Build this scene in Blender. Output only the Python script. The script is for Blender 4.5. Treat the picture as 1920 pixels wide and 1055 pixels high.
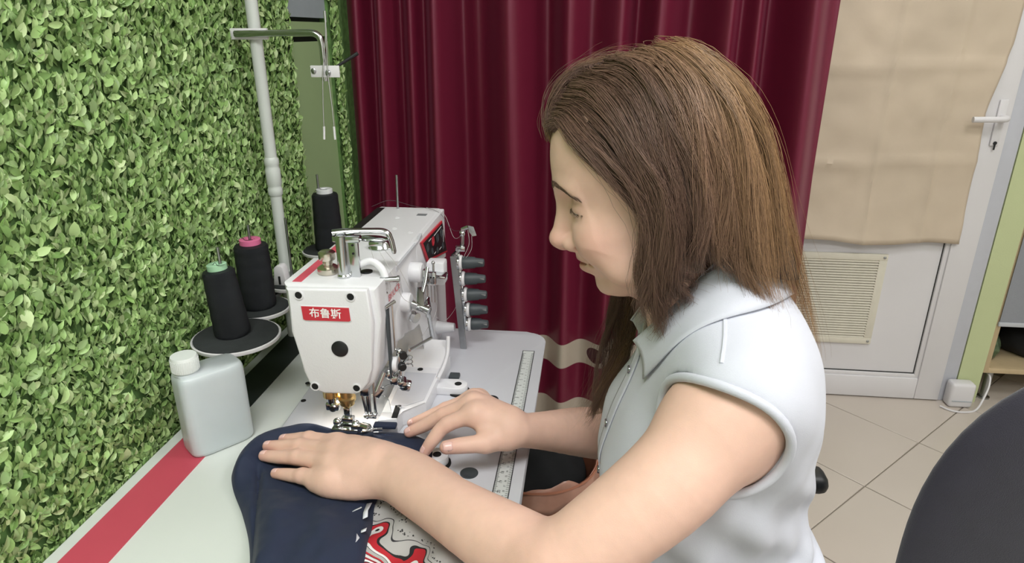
import bpy, bmesh, math, random
import numpy as np
from mathutils import Vector, Matrix, Euler, noise as mnoise

for _o in list(bpy.data.objects):
    bpy.data.objects.remove(_o)
SC = bpy.context.scene
COL = SC.collection
PI = math.pi

# ------------------------------------------------------------------ camera, light, exposure
CAM_F, CAM_H = 1240.0, 1.33
CAM_PITCH = math.radians(20.657)
CAM_YAW = math.radians(6.458)
_cd = bpy.data.cameras.new('camera')
_cd.sensor_width = 36.0
_cd.sensor_fit = 'HORIZONTAL'
_cd.lens = CAM_F / 1920.0 * 36.0
_cd.clip_start = 0.02
CAM = bpy.data.objects.new('camera', _cd)
COL.objects.link(CAM)
CAM.location = (0, 0, CAM_H)
CAM.rotation_euler = (PI / 2 - CAM_PITCH, 0, CAM_YAW)
SC.camera = CAM

SC.view_settings.view_transform = 'Standard'
SC.view_settings.look = 'None'
SC.view_settings.gamma = 1.0
SC.view_settings.use_curve_mapping = False
SC.view_settings.exposure = 0.0

_w = bpy.data.worlds.new('world')
SC.world = _w
_w.use_nodes = True
_w.node_tree.nodes['Background'].inputs[0].default_value = (0.9, 0.95, 1.0, 1)
_w.node_tree.nodes['Background'].inputs[1].default_value = 0.25


def area_light(name, loc, sx, sy, power, col, target=None):
    l = bpy.data.lights.new(name, 'AREA')
    l.shape = 'RECTANGLE'
    l.size = sx
    l.size_y = sy
    l.energy = power
    l.color = col
    o = bpy.data.objects.new(name, l)
    COL.objects.link(o)
    o.location = loc
    if target is not None:
        o.rotation_euler = (Vector(target) - Vector(loc)).to_track_quat('-Z', 'Y').to_euler()
    return o


# ceiling lamps of the workshop (three square panels and a tube over the work place)
area_light('ceiling_lamp_light_a', (-0.10, -0.35, 2.54), 1.2, 0.6, 34, (1.0, 1.0, 0.985))
area_light('ceiling_lamp_light_b', (1.20, 0.75, 2.54), 0.6, 0.6, 17, (1.0, 1.0, 0.985))
area_light('ceiling_lamp_light_c', (1.5, -0.9, 2.54), 0.6, 0.6, 20, (1.0, 1.0, 0.985))
area_light('ceiling_lamp_light_d', (0.9, 2.05, 2.54), 0.45, 0.45, 6, (1.0, 1.0, 0.985))


# ------------------------------------------------------------------ helpers
def lin(c):
    if isinstance(c, str):
        c = c.lstrip('#')
        c = [int(c[i:i + 2], 16) for i in (0, 2, 4)]
    r = []
    for v in c[:3]:
        v = v / 255.0
        r.append(v / 12.92 if v <= 0.04045 else ((v + 0.055) / 1.055) ** 2.4)
    return tuple(r) + (1.0,)


def setin(node, **kw):
    for k, v in kw.items():
        k = k.replace('_', ' ')
        if k in node.inputs:
            node.inputs[k].default_value = v


def mat(name, col, rough=0.5, metal=0.0, var=0.06, vscale=30.0, bump=0.0, bscale=200.0, spec=0.5,
        sheen=0.0, coat=0.0, sss=0.0, trans=0.0, attr=None, stretch=None):
    m = bpy.data.materials.new(name)
    m.use_nodes = True
    nt = m.node_tree
    b = nt.nodes['Principled BSDF']
    setin(b, Roughness=rough, Metallic=metal)
    b.inputs['Specular IOR Level'].default_value = spec
    if sheen:
        b.inputs['Sheen Weight'].default_value = sheen
    if coat:
        b.inputs['Coat Weight'].default_value = coat
        b.inputs['Coat Roughness'].default_value = 0.1
    if sss:
        b.inputs['Subsurface Weight'].default_value = sss
        b.inputs['Subsurface Radius'].default_value = (0.010, 0.004, 0.002)
        b.inputs['Subsurface Scale'].default_value = 0.6
    if trans:
        b.inputs['Transmission Weight'].default_value = trans
    tc = nt.nodes.new('ShaderNodeTexCoord')
    src = tc.outputs['Object']
    if stretch:
        mp = nt.nodes.new('ShaderNodeMapping')
        mp.inputs['Scale'].default_value = stretch
        nt.links.new(src, mp.inputs['Vector'])
        src = mp.outputs['Vector']
    base = None
    if attr:
        a = nt.nodes.new('ShaderNodeVertexColor')
        a.layer_name = attr
        base = a.outputs['Color']
    if var > 0:
        n = nt.nodes.new('ShaderNodeTexNoise')
        n.inputs['Scale'].default_value = vscale
        n.inputs['Detail'].default_value = 4
        nt.links.new(src, n.inputs['Vector'])
        mr = nt.nodes.new('ShaderNodeMapRange')
        mr.inputs['From Min'].default_value = 0.3
        mr.inputs['From Max'].default_value = 0.7
        mr.inputs['To Min'].default_value = 1 - var
        mr.inputs['To Max'].default_value = 1 + var
        nt.links.new(n.outputs['Fac'], mr.inputs['Value'])
        mx = nt.nodes.new('ShaderNodeVectorMath')
        mx.operation = 'SCALE'
        if base is not None:
            nt.links.new(base, mx.inputs[0])
        else:
            mx.inputs[0].default_value = lin(col)[:3]
        nt.links.new(mr.outputs['Result'], mx.inputs['Scale'])
        nt.links.new(mx.outputs[0], b.inputs['Base Color'])
    elif base is not None:
        nt.links.new(base, b.inputs['Base Color'])
    else:
        b.inputs['Base Color'].default_value = lin(col)
    if bump > 0:
        n2 = nt.nodes.new('ShaderNodeTexNoise')
        n2.inputs['Scale'].default_value = bscale
        n2.inputs['Detail'].default_value = 3
        nt.links.new(src, n2.inputs['Vector'])
        bp = nt.nodes.new('ShaderNodeBump')
        bp.inputs['Strength'].default_value = bump
        bp.inputs['Distance'].default_value = 0.002
        nt.links.new(n2.outputs['Fac'], bp.inputs['Height'])
        nt.links.new(bp.outputs['Normal'], b.inputs['Normal'])
    return m


def tag(o, label=None, cat=None, group=None, kind=None):
    if label:
        o['label'] = label
    if cat:
        o['category'] = cat
    if group:
        o['group'] = group
    if kind:
        o['kind'] = kind
    return o


def link(name, me, m, parent=None, loc=None):
    o = bpy.data.objects.new(name, me)
    COL.objects.link(o)
    if m is not None and not me.materials:
        me.materials.append(m)
    if loc is not None:
        o.location = loc
    if parent is not None:
        o.parent = parent
        pm = parent
        off = Vector((0, 0, 0))
        while pm is not None:
            off += pm.location
            pm = pm.parent
        if loc is None:
            o.location = -off
        else:
            o.location = Vector(loc) - off
    return o


def empty(name, loc, label=None, cat=None, group=None):
    o = bpy.data.objects.new(name, None)
    o.empty_display_size = 0.05
    COL.objects.link(o)
    o.location = loc
    tag(o, label, cat, group)
    return o


class MB:
    """collects simple shaped pieces into one mesh (world coordinates)"""

    def __init__(self):
        self.bm = bmesh.new()

    def _x(self, vs, M):
        if M is not None:
            bmesh.ops.transform(self.bm, matrix=M, verts=vs)

    def box(self, c, s, r=0.0, seg=2, M=None, rot=None):
        g = bmesh.ops.create_cube(self.bm, size=1.0)
        vs = g['verts']
        bmesh.ops.scale(self.bm, vec=s, verts=vs)
        if r > 0:
            es = list({e for v in vs for e in v.link_edges})
            r = min(r, min(s) * 0.49)
            q = bmesh.ops.bevel(self.bm, geom=es, offset=r, segments=seg, affect='EDGES', profile=0.5)
            vs = list({v for v in q['verts']} | {v for v in vs if v.is_valid})
        T = Matrix.Translation(c)
        if rot is not None:
            T = T @ Euler(rot).to_matrix().to_4x4()
        if M is not None:
            T = M @ T
        bmesh.ops.transform(self.bm, matrix=T, verts=vs)
        return self

    def ball(self, c, s, u=20, v=12, rot=None):
        g = bmesh.ops.create_uvsphere(self.bm, u_segments=u, v_segments=v, radius=1.0)
        vs = g['verts']
        if isinstance(s, (int, float)):
            s = (s, s, s)
        T = Matrix.Translation(c)
        if rot is not None:
            T = T @ Euler(rot).to_matrix().to_4x4()
        T = T @ Matrix.Diagonal((s[0], s[1], s[2], 1))
        bmesh.ops.transform(self.bm, matrix=T, verts=vs)
        return self

    def tube(self, pts, rad, n=10, cap=True, flat=1.0):
        pts = [Vector(p) for p in pts]
        k = len(pts)
        if isinstance(rad, (int, float)):
            rad = [rad] * k
        rings = []
        up = None
        for i, p in enumerate(pts):
            if i == 0:
                d = pts[1] - pts[0]
            elif i == k - 1:
                d = pts[-1] - pts[-2]
            else:
                d = (pts[i + 1] - pts[i]).normalized() + (pts[i] - pts[i - 1]).normalized()
            d.normalize()
            if up is None:
                up = Vector((0, 0, 1)) if abs(d.z) < 0.9 else Vector((1, 0, 0))
            a = d.cross(up)
            if a.length < 1e-6:
                a = d.orthogonal()
            a.normalize()
            b2 = a.cross(d).normalized()
            up = b2
            rings.append([self.bm.verts.new(p + a * (rad[i] * math.cos(2 * PI * j / n)) + b2 * (flat * rad[i] * math.sin(2 * PI * j / n))) for j in range(n)])
        for i in range(k - 1):
            for j in range(n):
                self.bm.faces.new((rings[i][j], rings[i][(j + 1) % n], rings[i + 1][(j + 1) % n], rings[i + 1][j]))
        if cap:
            self.bm.faces.new(rings[0][::-1])
            self.bm.faces.new(rings[-1])
        return self

    def lathe(self, prof, o=(0, 0, 0), axis=(0, 0, 1), n=28, cap=True):
        """prof: list of (radius, height along axis)"""
        ax = Vector(axis).normalized()
        a = ax.orthogonal().normalized()
        b2 = ax.cross(a)
        o = Vector(o)
        rings = []
        for r, h in prof:
            rings.append([self.bm.verts.new(o + ax * h + (a * math.cos(2 * PI * j / n) + b2 * math.sin(2 * PI * j / n)) * max(r, 1e-5)) for j in range(n)])
        for i in range(len(prof) - 1):
            for j in range(n):
                self.bm.faces.new((rings[i][j], rings[i][(j + 1) % n], rings[i + 1][(j + 1) % n], rings[i + 1][j]))
        if cap:
            self.bm.faces.new(rings[0][::-1])
            self.bm.faces.new(rings[-1])
        return self

    def prism(self, poly, o, ax, ay, depth, r=0.0, seg=2):
        """polygon in the frame (o, ax, ay), extruded along ax x ay by depth"""
        o, ax, ay = Vector(o), Vector(ax), Vector(ay)
        az = ax.cross(ay).normalized()
        lo = [self.bm.verts.new(o + ax * p[0] + ay * p[1]) for p in poly]
        hi = [self.bm.verts.new(o + ax * p[0] + ay * p[1] + az * depth) for p in poly]
        f1 = self.bm.faces.new(lo[::-1])
        f2 = self.bm.faces.new(hi)
        k = len(poly)
        for i in range(k):
            self.bm.faces.new((lo[i], lo[(i + 1) % k], hi[(i + 1) % k], hi[i]))
        if r > 0:
            es = list(f1.edges) + list(f2.edges)
            bmesh.ops.bevel(self.bm, geom=es, offset=r, segments=seg, affect='EDGES', profile=0.5)
        return self

    def quad(self, *ps):
        self.bm.faces.new([self.bm.verts.new(p) for p in ps])
        return self

    def grid(self, P):
        """P: (n, m, 3) array"""
        n, m = P.shape[:2]
        vs = [[self.bm.verts.new(P[i, j]) for j in range(m)] for i in range(n)]
        for i in range(n - 1):
            for j in range(m - 1):
                self.bm.faces.new((vs[i][j], vs[i + 1][j], vs[i + 1][j + 1], vs[i][j + 1]))
        return self

    def mesh(self, name, m=None, smooth=True, angle=40):
        bm = self.bm
        bmesh.ops.recalc_face_normals(bm, faces=bm.faces)
        me = bpy.data.meshes.new(name)
        if smooth:
            for f in bm.faces:
                f.smooth = True
            ca = math.radians(angle)
            for e in bm.edges:
                if len(e.link_faces) == 2:
                    if e.calc_face_angle(0) > ca:
                        e.smooth = False
        bm.to_mesh(me)
        bm.free()
        if m is not None:
            me.materials.append(m)
        return me

    def build(self, name, m, parent=None, smooth=True, angle=40, loc=None):
        """with loc: the mesh is stored relative to loc (so that it can be copied)"""
        if loc is not None:
            bmesh.ops.translate(self.bm, vec=-Vector(loc), verts=self.bm.verts)
        return link(name, self.mesh(name, m, smooth, angle), None, parent, loc)


def np_mesh(name, V, Fq, m=None, smooth=True, colors=None):
    """V (n,3), Fq (k,3|4) arrays -> mesh"""
    V = np.asarray(V, dtype=np.float32)
    Fq = np.asarray(Fq, dtype=np.int32)
    me = bpy.data.meshes.new(name)
    k, s = Fq.shape
    me.vertices.add(len(V))
    me.vertices.foreach_set('co', V.ravel())
    me.loops.add(k * s)
    me.loops.foreach_set('vertex_index', Fq.ravel())
    me.polygons.add(k)
    me.polygons.foreach_set('loop_start', np.arange(0, k * s, s, dtype=np.int32))
    me.polygons.foreach_set('use_smooth', np.full(k, smooth, dtype=bool))
    me.update(calc_edges=True)
    if colors is not None:
        ca = me.color_attributes.new('tint', 'FLOAT_COLOR', 'POINT')
        c4 = np.ones((len(V), 4), dtype=np.float32)
        c4[:, :3] = colors
        ca.data.foreach_set('color', c4.ravel())
    if m is not None:
        me.materials.append(m)
    me.validate()
    return me


def text_mesh(s, size, name='lettering', bold=0.0, extrude=0.0, space=1.0):
    cu = bpy.data.curves.new(name, 'FONT')
    cu.body = s
    cu.size = size
    cu.align_x = 'CENTER'
    cu.align_y = 'CENTER'
    cu.offset = bold
    cu.extrude = extrude
    cu.space_character = space
    cu.resolution_u = 4
    o = bpy.data.objects.new(name, cu)
    COL.objects.link(o)
    dg = bpy.context.evaluated_depsgraph_get()
    me = bpy.data.meshes.new_from_object(o.evaluated_get(dg))
    bpy.data.objects.remove(o)
    return me


def frame(o, ax, ay):
    ax = Vector(ax).normalized()
    ay = Vector(ay)
    az = ax.cross(ay).normalized()
    ay = az.cross(ax)
    M = Matrix.Identity(4)
    for i in range(3):
        M[i][0], M[i][1], M[i][2], M[i][3] = ax[i], ay[i], az[i], o[i]
    return M


def put_text(s, size, o, ax, ay, m, name, parent, bold=0.0, xs=1.0):
    me = text_mesh(s, size, name, bold)
    me.transform(frame(o, ax, ay) @ Matrix.Diagonal((xs, 1, 1, 1)))
    me.materials.clear()
    return link(name, me, m, parent)


def catmull(P, n):
    """P (k,d) control points -> n points on a Catmull-Rom curve"""
    P = np.asarray(P, float)
    k = len(P)
    Q = np.vstack([2 * P[0] - P[1], P, 2 * P[-1] - P[-2]])
    t = np.linspace(0, k - 1, n)
    i = np.clip(np.floor(t).astype(int), 0, k - 2)
    f = (t - i)[:, None]
    a, b, c, d = Q[i], Q[i + 1], Q[i + 2], Q[i + 3]
    return 0.5 * (2 * b + (c - a) * f + (2 * a - 5 * b + 4 * c - d) * f ** 2 + (3 * b - a - 3 * c + d) * f ** 3)


# ------------------------------------------------------------------ signed-distance sculpting (smooth unions, surface nets)
class Sculpt:
    def __init__(self):
        self.p = []

    def cone(self, a, b, ra, rb, k=0.01, op=1):
        self.p.append(('c', np.array(a, np.float32), np.array(b, np.float32), ra, rb, k, op))
        return self

    def chain(self, pts, rads, k=0.006, op=1, sub=4):
        """one limb: a tapering round path through the points"""
        Q = np.array([list(p) + [r] for p, r in zip(pts, rads)], float)
        if sub > 1 and len(pts) > 2:
            Q = catmull(Q, (len(pts) - 1) * sub + 1)
        self.p.append(('l', Q[:, :3].astype(np.float32), Q[:, 3].astype(np.float32), None, 0, k, op))
        return self

    def ell(self, c, s, k=0.01, op=1, pitch=0.0, yaw=0.0):
        """ellipsoid; pitch turns about Y, yaw about Z (degrees)"""
        R = (Matrix.Rotation(math.radians(yaw), 3, 'Z') @ Matrix.Rotation(math.radians(pitch), 3, 'Y')).transposed()
        self.p.append(('e', np.array(c, np.float32), np.array(s, np.float32), np.array(R, np.float32), 0, k, op))
        return self

    def field(self, fn, k=0.01, op=1):
        self.p.append(('f', fn, None, None, 0, k, op))
        return self

    @staticmethod
    def _d(pr, X):
        if pr[0] == 'c':
            _, a, b, ra, rb, k, op = pr
            ba = b - a
            L2 = float(ba @ ba) + 1e-12
            h = np.clip(((X - a) @ ba) / L2, 0, 1)
            return np.linalg.norm(X - a - h[:, None] * ba, axis=1) - (ra + (rb - ra) * h)
        if pr[0] == 'l':
            _, P, r, _, _, k, op = pr
            d = None
            for i in range(len(P) - 1):
                ba = P[i + 1] - P[i]
                h = np.clip(((X - P[i]) @ ba) / (float(ba @ ba) + 1e-12), 0, 1)
                e = np.linalg.norm(X - P[i] - h[:, None] * ba, axis=1) - (r[i] + (r[i + 1] - r[i]) * h)
                d = e if d is None else np.minimum(d, e)
            return d
        if pr[0] == 'f':
            return pr[1](X)
        _, c, s, R, _, k, op = pr
        q = (X - c) @ R.T
        k0 = np.linalg.norm(q / s, axis=1)
        k1 = np.linalg.norm(q / (s * s), axis=1)
        d = k0 * (k0 - 1) / np.maximum(k1, 1e-9)
        return np.where(k0 < 1e-4, -s.min(), d)

    def eval(self, X, sel=None):
        d = np.full(len(X), 10.0, np.float32)
        for i, pr in enumerate(self.p):
            if sel is not None and not sel[i]:
                continue
            di = self._d(pr, X)
            k, op = pr[5], pr[6]
            if op == 1:
                h = np.maximum(k - np.abs(d - di), 0) / k
                d = np.minimum(d, di) - h * h * k * 0.25
            else:
                h = np.maximum(k - np.abs(d + di), 0) / k
                d = np.maximum(d, -di) + h * h * k * 0.25
        if self.post is not None:
            d = self.post(X, d)
        return d

    post = None

    def mesh(self, lo, hi, h, B=16, margin=0.0):
        lo = np.array(lo, np.float64)
        hi = np.array(hi, np.float64)
        nb = np.ceil((hi - lo) / (h * B)).astype(int)
        ii = np.stack(np.meshgrid(*[np.arange(n) for n in nb], indexing='ij'), -1).reshape(-1, 3)
        C = (lo + (ii + 0.5) * (h * B)).astype(np.float32)
        R = h * B * 0.5 * math.sqrt(3) + 2 * h
        D = self.eval(C)
        act = np.abs(D) < R * 1.5 + margin + 0.012
        ii, C = ii[act], C[act]
        PD = np.stack([self._d(pr, C) for pr in self.p], 1)
        KS = np.array([pr[5] for pr in self.p])
        SEL = PD < (R * 1.5 + KS[None, :] * 1.5 + margin + 0.01)
        for i_, pr in enumerate(self.p):
            if pr[0] == 'f':
                SEL[:, i_] = PD[:, i_] < R * 4
        g = np.stack(np.meshgrid(*[np.arange(B + 1)] * 3, indexing='ij'), -1).reshape(-1, 3)
        n1 = B + 1
        keyv, pos, quads = [], [], []
        N = nb * B + 2
        stride = np.array([N[1] * N[2], N[2], 1], np.int64)
        offs = [(0, 0, 0), (0, 0, 1), (0, 1, 0), (0, 1, 1), (1, 0, 0), (1, 0, 1), (1, 1, 0), (1, 1, 1)]
        edges = [(a, b) for a in range(8) for b in range(a + 1, 8) if bin(a ^ b).count('1') == 1]
        for bi in range(len(ii)):
            base = ii[bi] * B
            X = (lo + (base + g) * h).astype(np.float32)
            f = self.eval(X, SEL[bi]).reshape(n1, n1, n1)
            if f.min() > 0 or f.max() < 0:
                continue
            cr = np.stack([f[o[0]:o[0] + B, o[1]:o[1] + B, o[2]:o[2] + B] for o in offs], -1)
            ins = cr < 0
            s = ins.sum(-1)
            cells = np.argwhere((s > 0) & (s < 8))
            v = cr[cells[:, 0], cells[:, 1], cells[:, 2]]
            acc = np.zeros((len(cells), 3))
            cnt = np.zeros(len(cells))
            for a, b in edges:
                fa, fb = v[:, a], v[:, b]
                x = (fa < 0) != (fb < 0)
                t = np.where(x, fa / np.where(x, fa - fb, 1), 0)
                pa, pb = np.array(offs[a]), np.array(offs[b])
                acc += np.where(x[:, None], pa + t[:, None] * (pb - pa), 0)
                cnt += x
            p = acc / cnt[:, None]
            gc = cells + base
            keyv.append(gc @ stride)
            pos.append(lo + (gc + p) * h)
            for ax in range(3):
                sl = [slice(0, B)] * 3
                sl2 = list(sl)
                sl2[ax] = slice(1, n1)
                A = f[:B, :B, :B] < 0
                Bq = f[tuple(sl2)] < 0
                e = np.argwhere(A != Bq)
                if not len(e):
                    continue
                flip = A[e[:, 0], e[:, 1], e[:, 2]]
                ge = e + base
                u, w = [(1, 2), (2, 0), (0, 1)][ax]
                du = np.zeros(3, int)
                du[u] = 1
                dw = np.zeros(3, int)
                dw[w] = 1
                q = np.stack([(ge - du - dw) @ stride, (ge - dw) @ stride, ge @ stride, (ge - du) @ stride], 1)
                q = np.where(flip[:, None], q, q[:, ::-1])
                quads.append(q)
        keyv = np.concatenate(keyv)
        pos = np.concatenate(pos)
        quads = np.concatenate(quads)
        uk, ui = np.unique(keyv, return_index=True)
        V = pos[ui]
        qi = np.searchsorted(uk, quads)
        qi = np.clip(qi, 0, len(uk) - 1)
        ok = (uk[qi] == quads).all(1)
        return V, qi[ok]


def relax(V, F, it=2, lam=0.5):
    n = len(V)
    E = np.concatenate([F[:, [0, 1]], F[:, [1, 2]], F[:, [2, 3]], F[:, [3, 0]]])
    cnt = np.bincount(E[:, 0], minlength=n) + np.bincount(E[:, 1], minlength=n)
    for q in range(it):
        S = np.zeros_like(V)
        for a in range(3):
            S[:, a] = np.bincount(E[:, 0], V[E[:, 1], a], n) + np.bincount(E[:, 1], V[E[:, 0], a], n)
        V = V + lam * (S / np.maximum(cnt, 1)[:, None] - V)
    return V
# ================================================================== the room
M_WHITE = mat('white_pvc', '#d9d7da', rough=0.35, var=0.02, vscale=4)
M_WALLG = mat('green_wall_paint', '#c0c99c', rough=0.8, var=0.03, vscale=3, bump=0.15, bscale=180)
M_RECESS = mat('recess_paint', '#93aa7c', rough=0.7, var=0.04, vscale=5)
M_GREY = mat('grey_blue_board', '#9aa4aa', rough=0.6, var=0.03)
M_CEIL = mat('ceiling_paint', '#f0efec', rough=0.9, var=0.02)
M_PLASTER = mat('plaster', '#eae8e4', rough=0.9, var=0.03)
M_DARKLINE = mat('dark_gap', '#1f2220', rough=0.8, var=0.0)
M_BLACK = mat('black_plastic', '#15171a', rough=0.45, var=0.05)
M_CHROME = mat('chrome', '#c9cbcd', rough=0.16, metal=1.0, var=0.03, vscale=80)
M_STEEL = mat('brushed_steel', '#a9abad', rough=0.34, metal=1.0, var=0.05, vscale=120)
M_BRASS = mat('brass', '#dcc088', rough=0.32, metal=1.0, var=0.04, vscale=90)


def struct(name, mb, m, parent=None, **kw):
    o = mb.build(name, m, parent, **kw)
    if parent is None:
        o['kind'] = 'structure'
    return o


XW = -0.616            # face of the wall behind the leaves
# floor with tiles laid at 45 degrees
M_GROUT = mat('grout', '#8d8478', rough=0.9, var=0.05)
struct('floor', MB().box((1.2, 0.55, -0.03), (4.2, 4.8, 0.05)), M_GROUT)
FLOOR = bpy.data.objects['floor']
M_TILE = mat('floor_tile_glaze', '#c4bab0', rough=0.28, var=0.035, vscale=2.2, spec=0.45)
TS = 0.3839
_tm = MB().box((0, 0, -0.0038), (TS - 0.0035, TS - 0.0035, 0.0076), r=0.0012, seg=1).mesh('tile', M_TILE)
d1 = Vector((0.7188, 0.6952, 0))
d2 = Vector((-0.6952, 0.7188, 0))
c0 = Vector((1.181, 2.092, 0))
for i in range(-14, 8):
    for j in range(-12, 10):
        p = c0 + d1 * (TS * (i + 0.5)) + d2 * (TS * (j + 0.5))
        if -0.60 < p.x < 2.9 and -1.3 < p.y < 2.75 and not (p.x < -0.1 and p.y < -0.3):
            o = link('tile', _tm, None, FLOOR, (p.x, p.y, 0.0))
            o.rotation_euler = (0, 0, math.atan2(d1.y, d1.x))

# left wall, its recess and the leaf covering
mb = MB()
mb.box((-0.70, -0.11, 1.30), (0.168, 2.98, 2.62))
mb.box((-0.70, 1.6565, 1.30), (0.168, 0.093, 2.62))
mb.box((-0.745, 2.25, 1.30), (0.08, 1.10, 2.62))
M_LEAFBACK = mat('leaf_backing', '#587a42', rough=0.9, var=0.35, vscale=60)
struct('wall_left', mb, M_LEAFBACK)
WALL_L = bpy.data.objects['wall_left']
MB().box((-0.662, 1.495, 0.66), (0.08, 0.23, 1.30)).build('recess_panel', M_RECESS, WALL_L)
MB().box((-0.662, 1.495, 1.336), (0.08, 0.23, 0.030)).build('recess_rail', M_RECESS, WALL_L)
MB().box((-0.662, 1.495, 2.00), (0.08, 0.23, 1.28)).build('recess_board', M_GREY, WALL_L)
MB().box((-0.668, 1.495, 1.315), (0.06, 0.23, 0.10)).build('recess_gap', M_DARKLINE, WALL_L)
MB().box((-0.6175, 1.3785, 1.30), (0.004, 0.006, 2.6)).build('corner_bead', M_DARKLINE, WALL_L)


def leaf_shape(fold, bend, wid):
    """pointed oval leaf along +y, folded along its rib, normal +z; unit length"""
    prof = [(0.0, 0.05), (0.12, 0.55), (0.32, 0.95), (0.55, 1.0), (0.78, 0.68), (1.0, 0.03)]
    V, F = [], []
    for t, w in prof:
        z = -bend * (t - 0.35) ** 2
        V += [(-w * wid, t, z + fold * w * 0.5), (0, t, z), (w * wid, t, z + fold * w * 0.5)]
    for i in range(len(prof) - 1):
        a = i * 3
        F += [(a, a + 1, a + 4, a + 3), (a + 1, a + 2, a + 5, a + 4)]
    return np.array(V), np.array(F)


rg = np.random.default_rng(11)
LV = [leaf_shape(0.20, 0.35, 0.23), leaf_shape(0.10, 0.15, 0.27), leaf_shape(0.30, 0.5, 0.20), leaf_shape(0.14, -0.25, 0.25)]
M_LEAF = mat('leaf', '#7ea356', rough=0.42, var=0.06, vscale=120, attr='tint', spec=0.45)
LEAFCOL = [np.array(lin(c)[:3]) for c in ('#abc786', '#9bbc76', '#88aa63', '#95b178', '#bbd098', '#789a58')]


def cam_px(P):
    c_, s_ = math.cos(CAM_PITCH), math.sin(CAM_PITCH)
    cy, sy = math.cos(CAM_YAW), math.sin(CAM_YAW)
    fw = np.array((-sy * c_, cy * c_, -s_))
    up = np.array((-sy * s_, cy * s_, c_))
    rt = np.array((cy, sy, 0))
    q = P - np.array((0, 0, CAM_H))
    d = q @ fw
    return 960 + CAM_F * (q @ rt) / d, 527.5 - CAM_F * (q @ up) / d, d


def leaves():
    reg = [(-0.25, 1.376, 0.70, 1.56, 48000), (1.612, 1.66, 0.66, 1.56, 1700), (-0.25, 1.376, 1.56, 1.95, 5500), (-1.25, -0.25, 0.70, 1.95, 8000)]
    P, S, R = [], [], []
    for y0, y1, z0, z1, n in reg:
        # small sprigs of five leaves on a jittered grid
        ns = n // 5
        st = math.sqrt((y1 - y0) * (z1 - z0) / ns)
        gy, gz = np.meshgrid(np.arange(y0 + st / 2, y1, st), np.arange(z0 + st / 2, z1, st), indexing='ij')
        cy = gy.ravel() + rg.uniform(-0.6, 0.6, gy.size) * st
        cz = gz.ravel() + rg.uniform(-0.6, 0.6, gy.size) * st
        ns = len(cy)
        for k in range(5):
            a = rg.uniform(0, 6.28, ns)
            rr = rg.uniform(0.001, 0.009, ns)
            P.append(np.stack([XW + 0.0012 + rg.uniform(0.0, 0.0075, ns), np.clip(cy + rr * np.cos(a), y0 + 0.004, y1 - 0.004), cz + rr * np.sin(a)], 1))
            S.append(rg.uniform(0.0105, 0.0185, ns) * np.where(rg.random(ns) < 0.10, 1.3, 1.0))
            # leaf direction in the wall plane: fans out of the sprig, mostly upwards
            R.append(np.where(rg.random(ns) < 0.82, PI / 2 + rg.normal(0, 0.62, ns), a))
    return np.concatenate(P), np.concatenate(S), np.concatenate(R)


LP, LS, LR = leaves()
n = len(LP)
tilt = rg.normal(0.26, 0.20, n)         # tip lifts off the wall
roll = rg.normal(0, 0.45, n)
# leaf axes
dy = np.cos(LR)
dz = np.sin(LR)
axis = np.stack([np.sin(tilt), dy * np.cos(tilt), dz * np.cos(tilt)], 1)
nrm0 = np.array((1.0, 0, 0)) - axis * axis[:, :1]
nrm0 /= np.linalg.norm(nrm0, axis=1, keepdims=True)
side = np.cross(axis, nrm0)
nrm = nrm0 * np.cos(roll)[:, None] + side * np.sin(roll)[:, None]
side = np.cross(axis, nrm)
var = rg.integers(0, 4, n)
ci = rg.choice(6, n, p=[0.2, 0.25, 0.2, 0.13, 0.1, 0.12])
# the 300 leaves that show largest become leaves of their own
u, v, d = cam_px(LP)
inside = (u > 0) & (u < 640) & (v > 0) & (v < 1050) & (d > 0.05)
big = np.where(inside, LS / np.maximum(d, 0.05) * (0.4 + LP[:, 0] - XW > 0.4), 0)
big = big * (1 + 40 * (LP[:, 0] - XW))
top = np.argsort(-big)[:300]
mask = np.zeros(n, bool)
mask[top] = True
AV, AF, AC = [], [], []
off = 0
for q in range(4):
    sel = np.where((var == q) & ~mask)[0]
    V0, F0 = LV[q]
    m = len(V0)
    W = (LP[sel][:, None, :] + LS[sel][:, None, None] * (V0[None, :, 0:1] * side[sel][:, None, :] + (V0[None, :, 1:2] - 0.35) * axis[sel][:, None, :] + V0[None, :, 2:3] * nrm[sel][:, None, :]))
    W[..., 0] = np.maximum(W[..., 0], XW + 0.0006)
    W[..., 2] = np.where((W[..., 2] < 0.764) & (W[..., 0] > -0.6065), 0.764, W[..., 2])
    AV.append(W.reshape(-1, 3))
    AF.append((F0[None] + (np.arange(len(sel)) * m)[:, None, None] + off).reshape(-1, 4))
    tone = np.array(LEAFCOL)[ci[sel]] * rg.uniform(0.82, 1.15, (len(sel), 1))
    AC.append(np.repeat(tone, m, 0))
    off += len(sel) * m
link('leaves', np_mesh('leaves', np.concatenate(AV), np.concatenate(AF), M_LEAF, True, np.concatenate(AC)), None, WALL_L)['kind'] = 'stuff'
_lm = {}
for i in top:
    key = (int(var[i]), int(ci[i]))
    if key not in _lm:
        V0, F0 = LV[key[0]]
        V1 = V0.copy()
        V1[:, 1] -= 0.35
        _lm[key] = np_mesh('leaf', V1, F0, M_LEAF, True, np.tile(LEAFCOL[key[1]], (len(V1), 1)))
    o = link('leaf', _lm[key], None, WALL_L, tuple(LP[i] + np.array((0.0015, 0, 0))))
    Mx = Matrix((side[i], axis[i], nrm[i])).transposed()
    o.rotation_euler = Mx.to_euler()
    o.scale = (LS[i],) * 3

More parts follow.
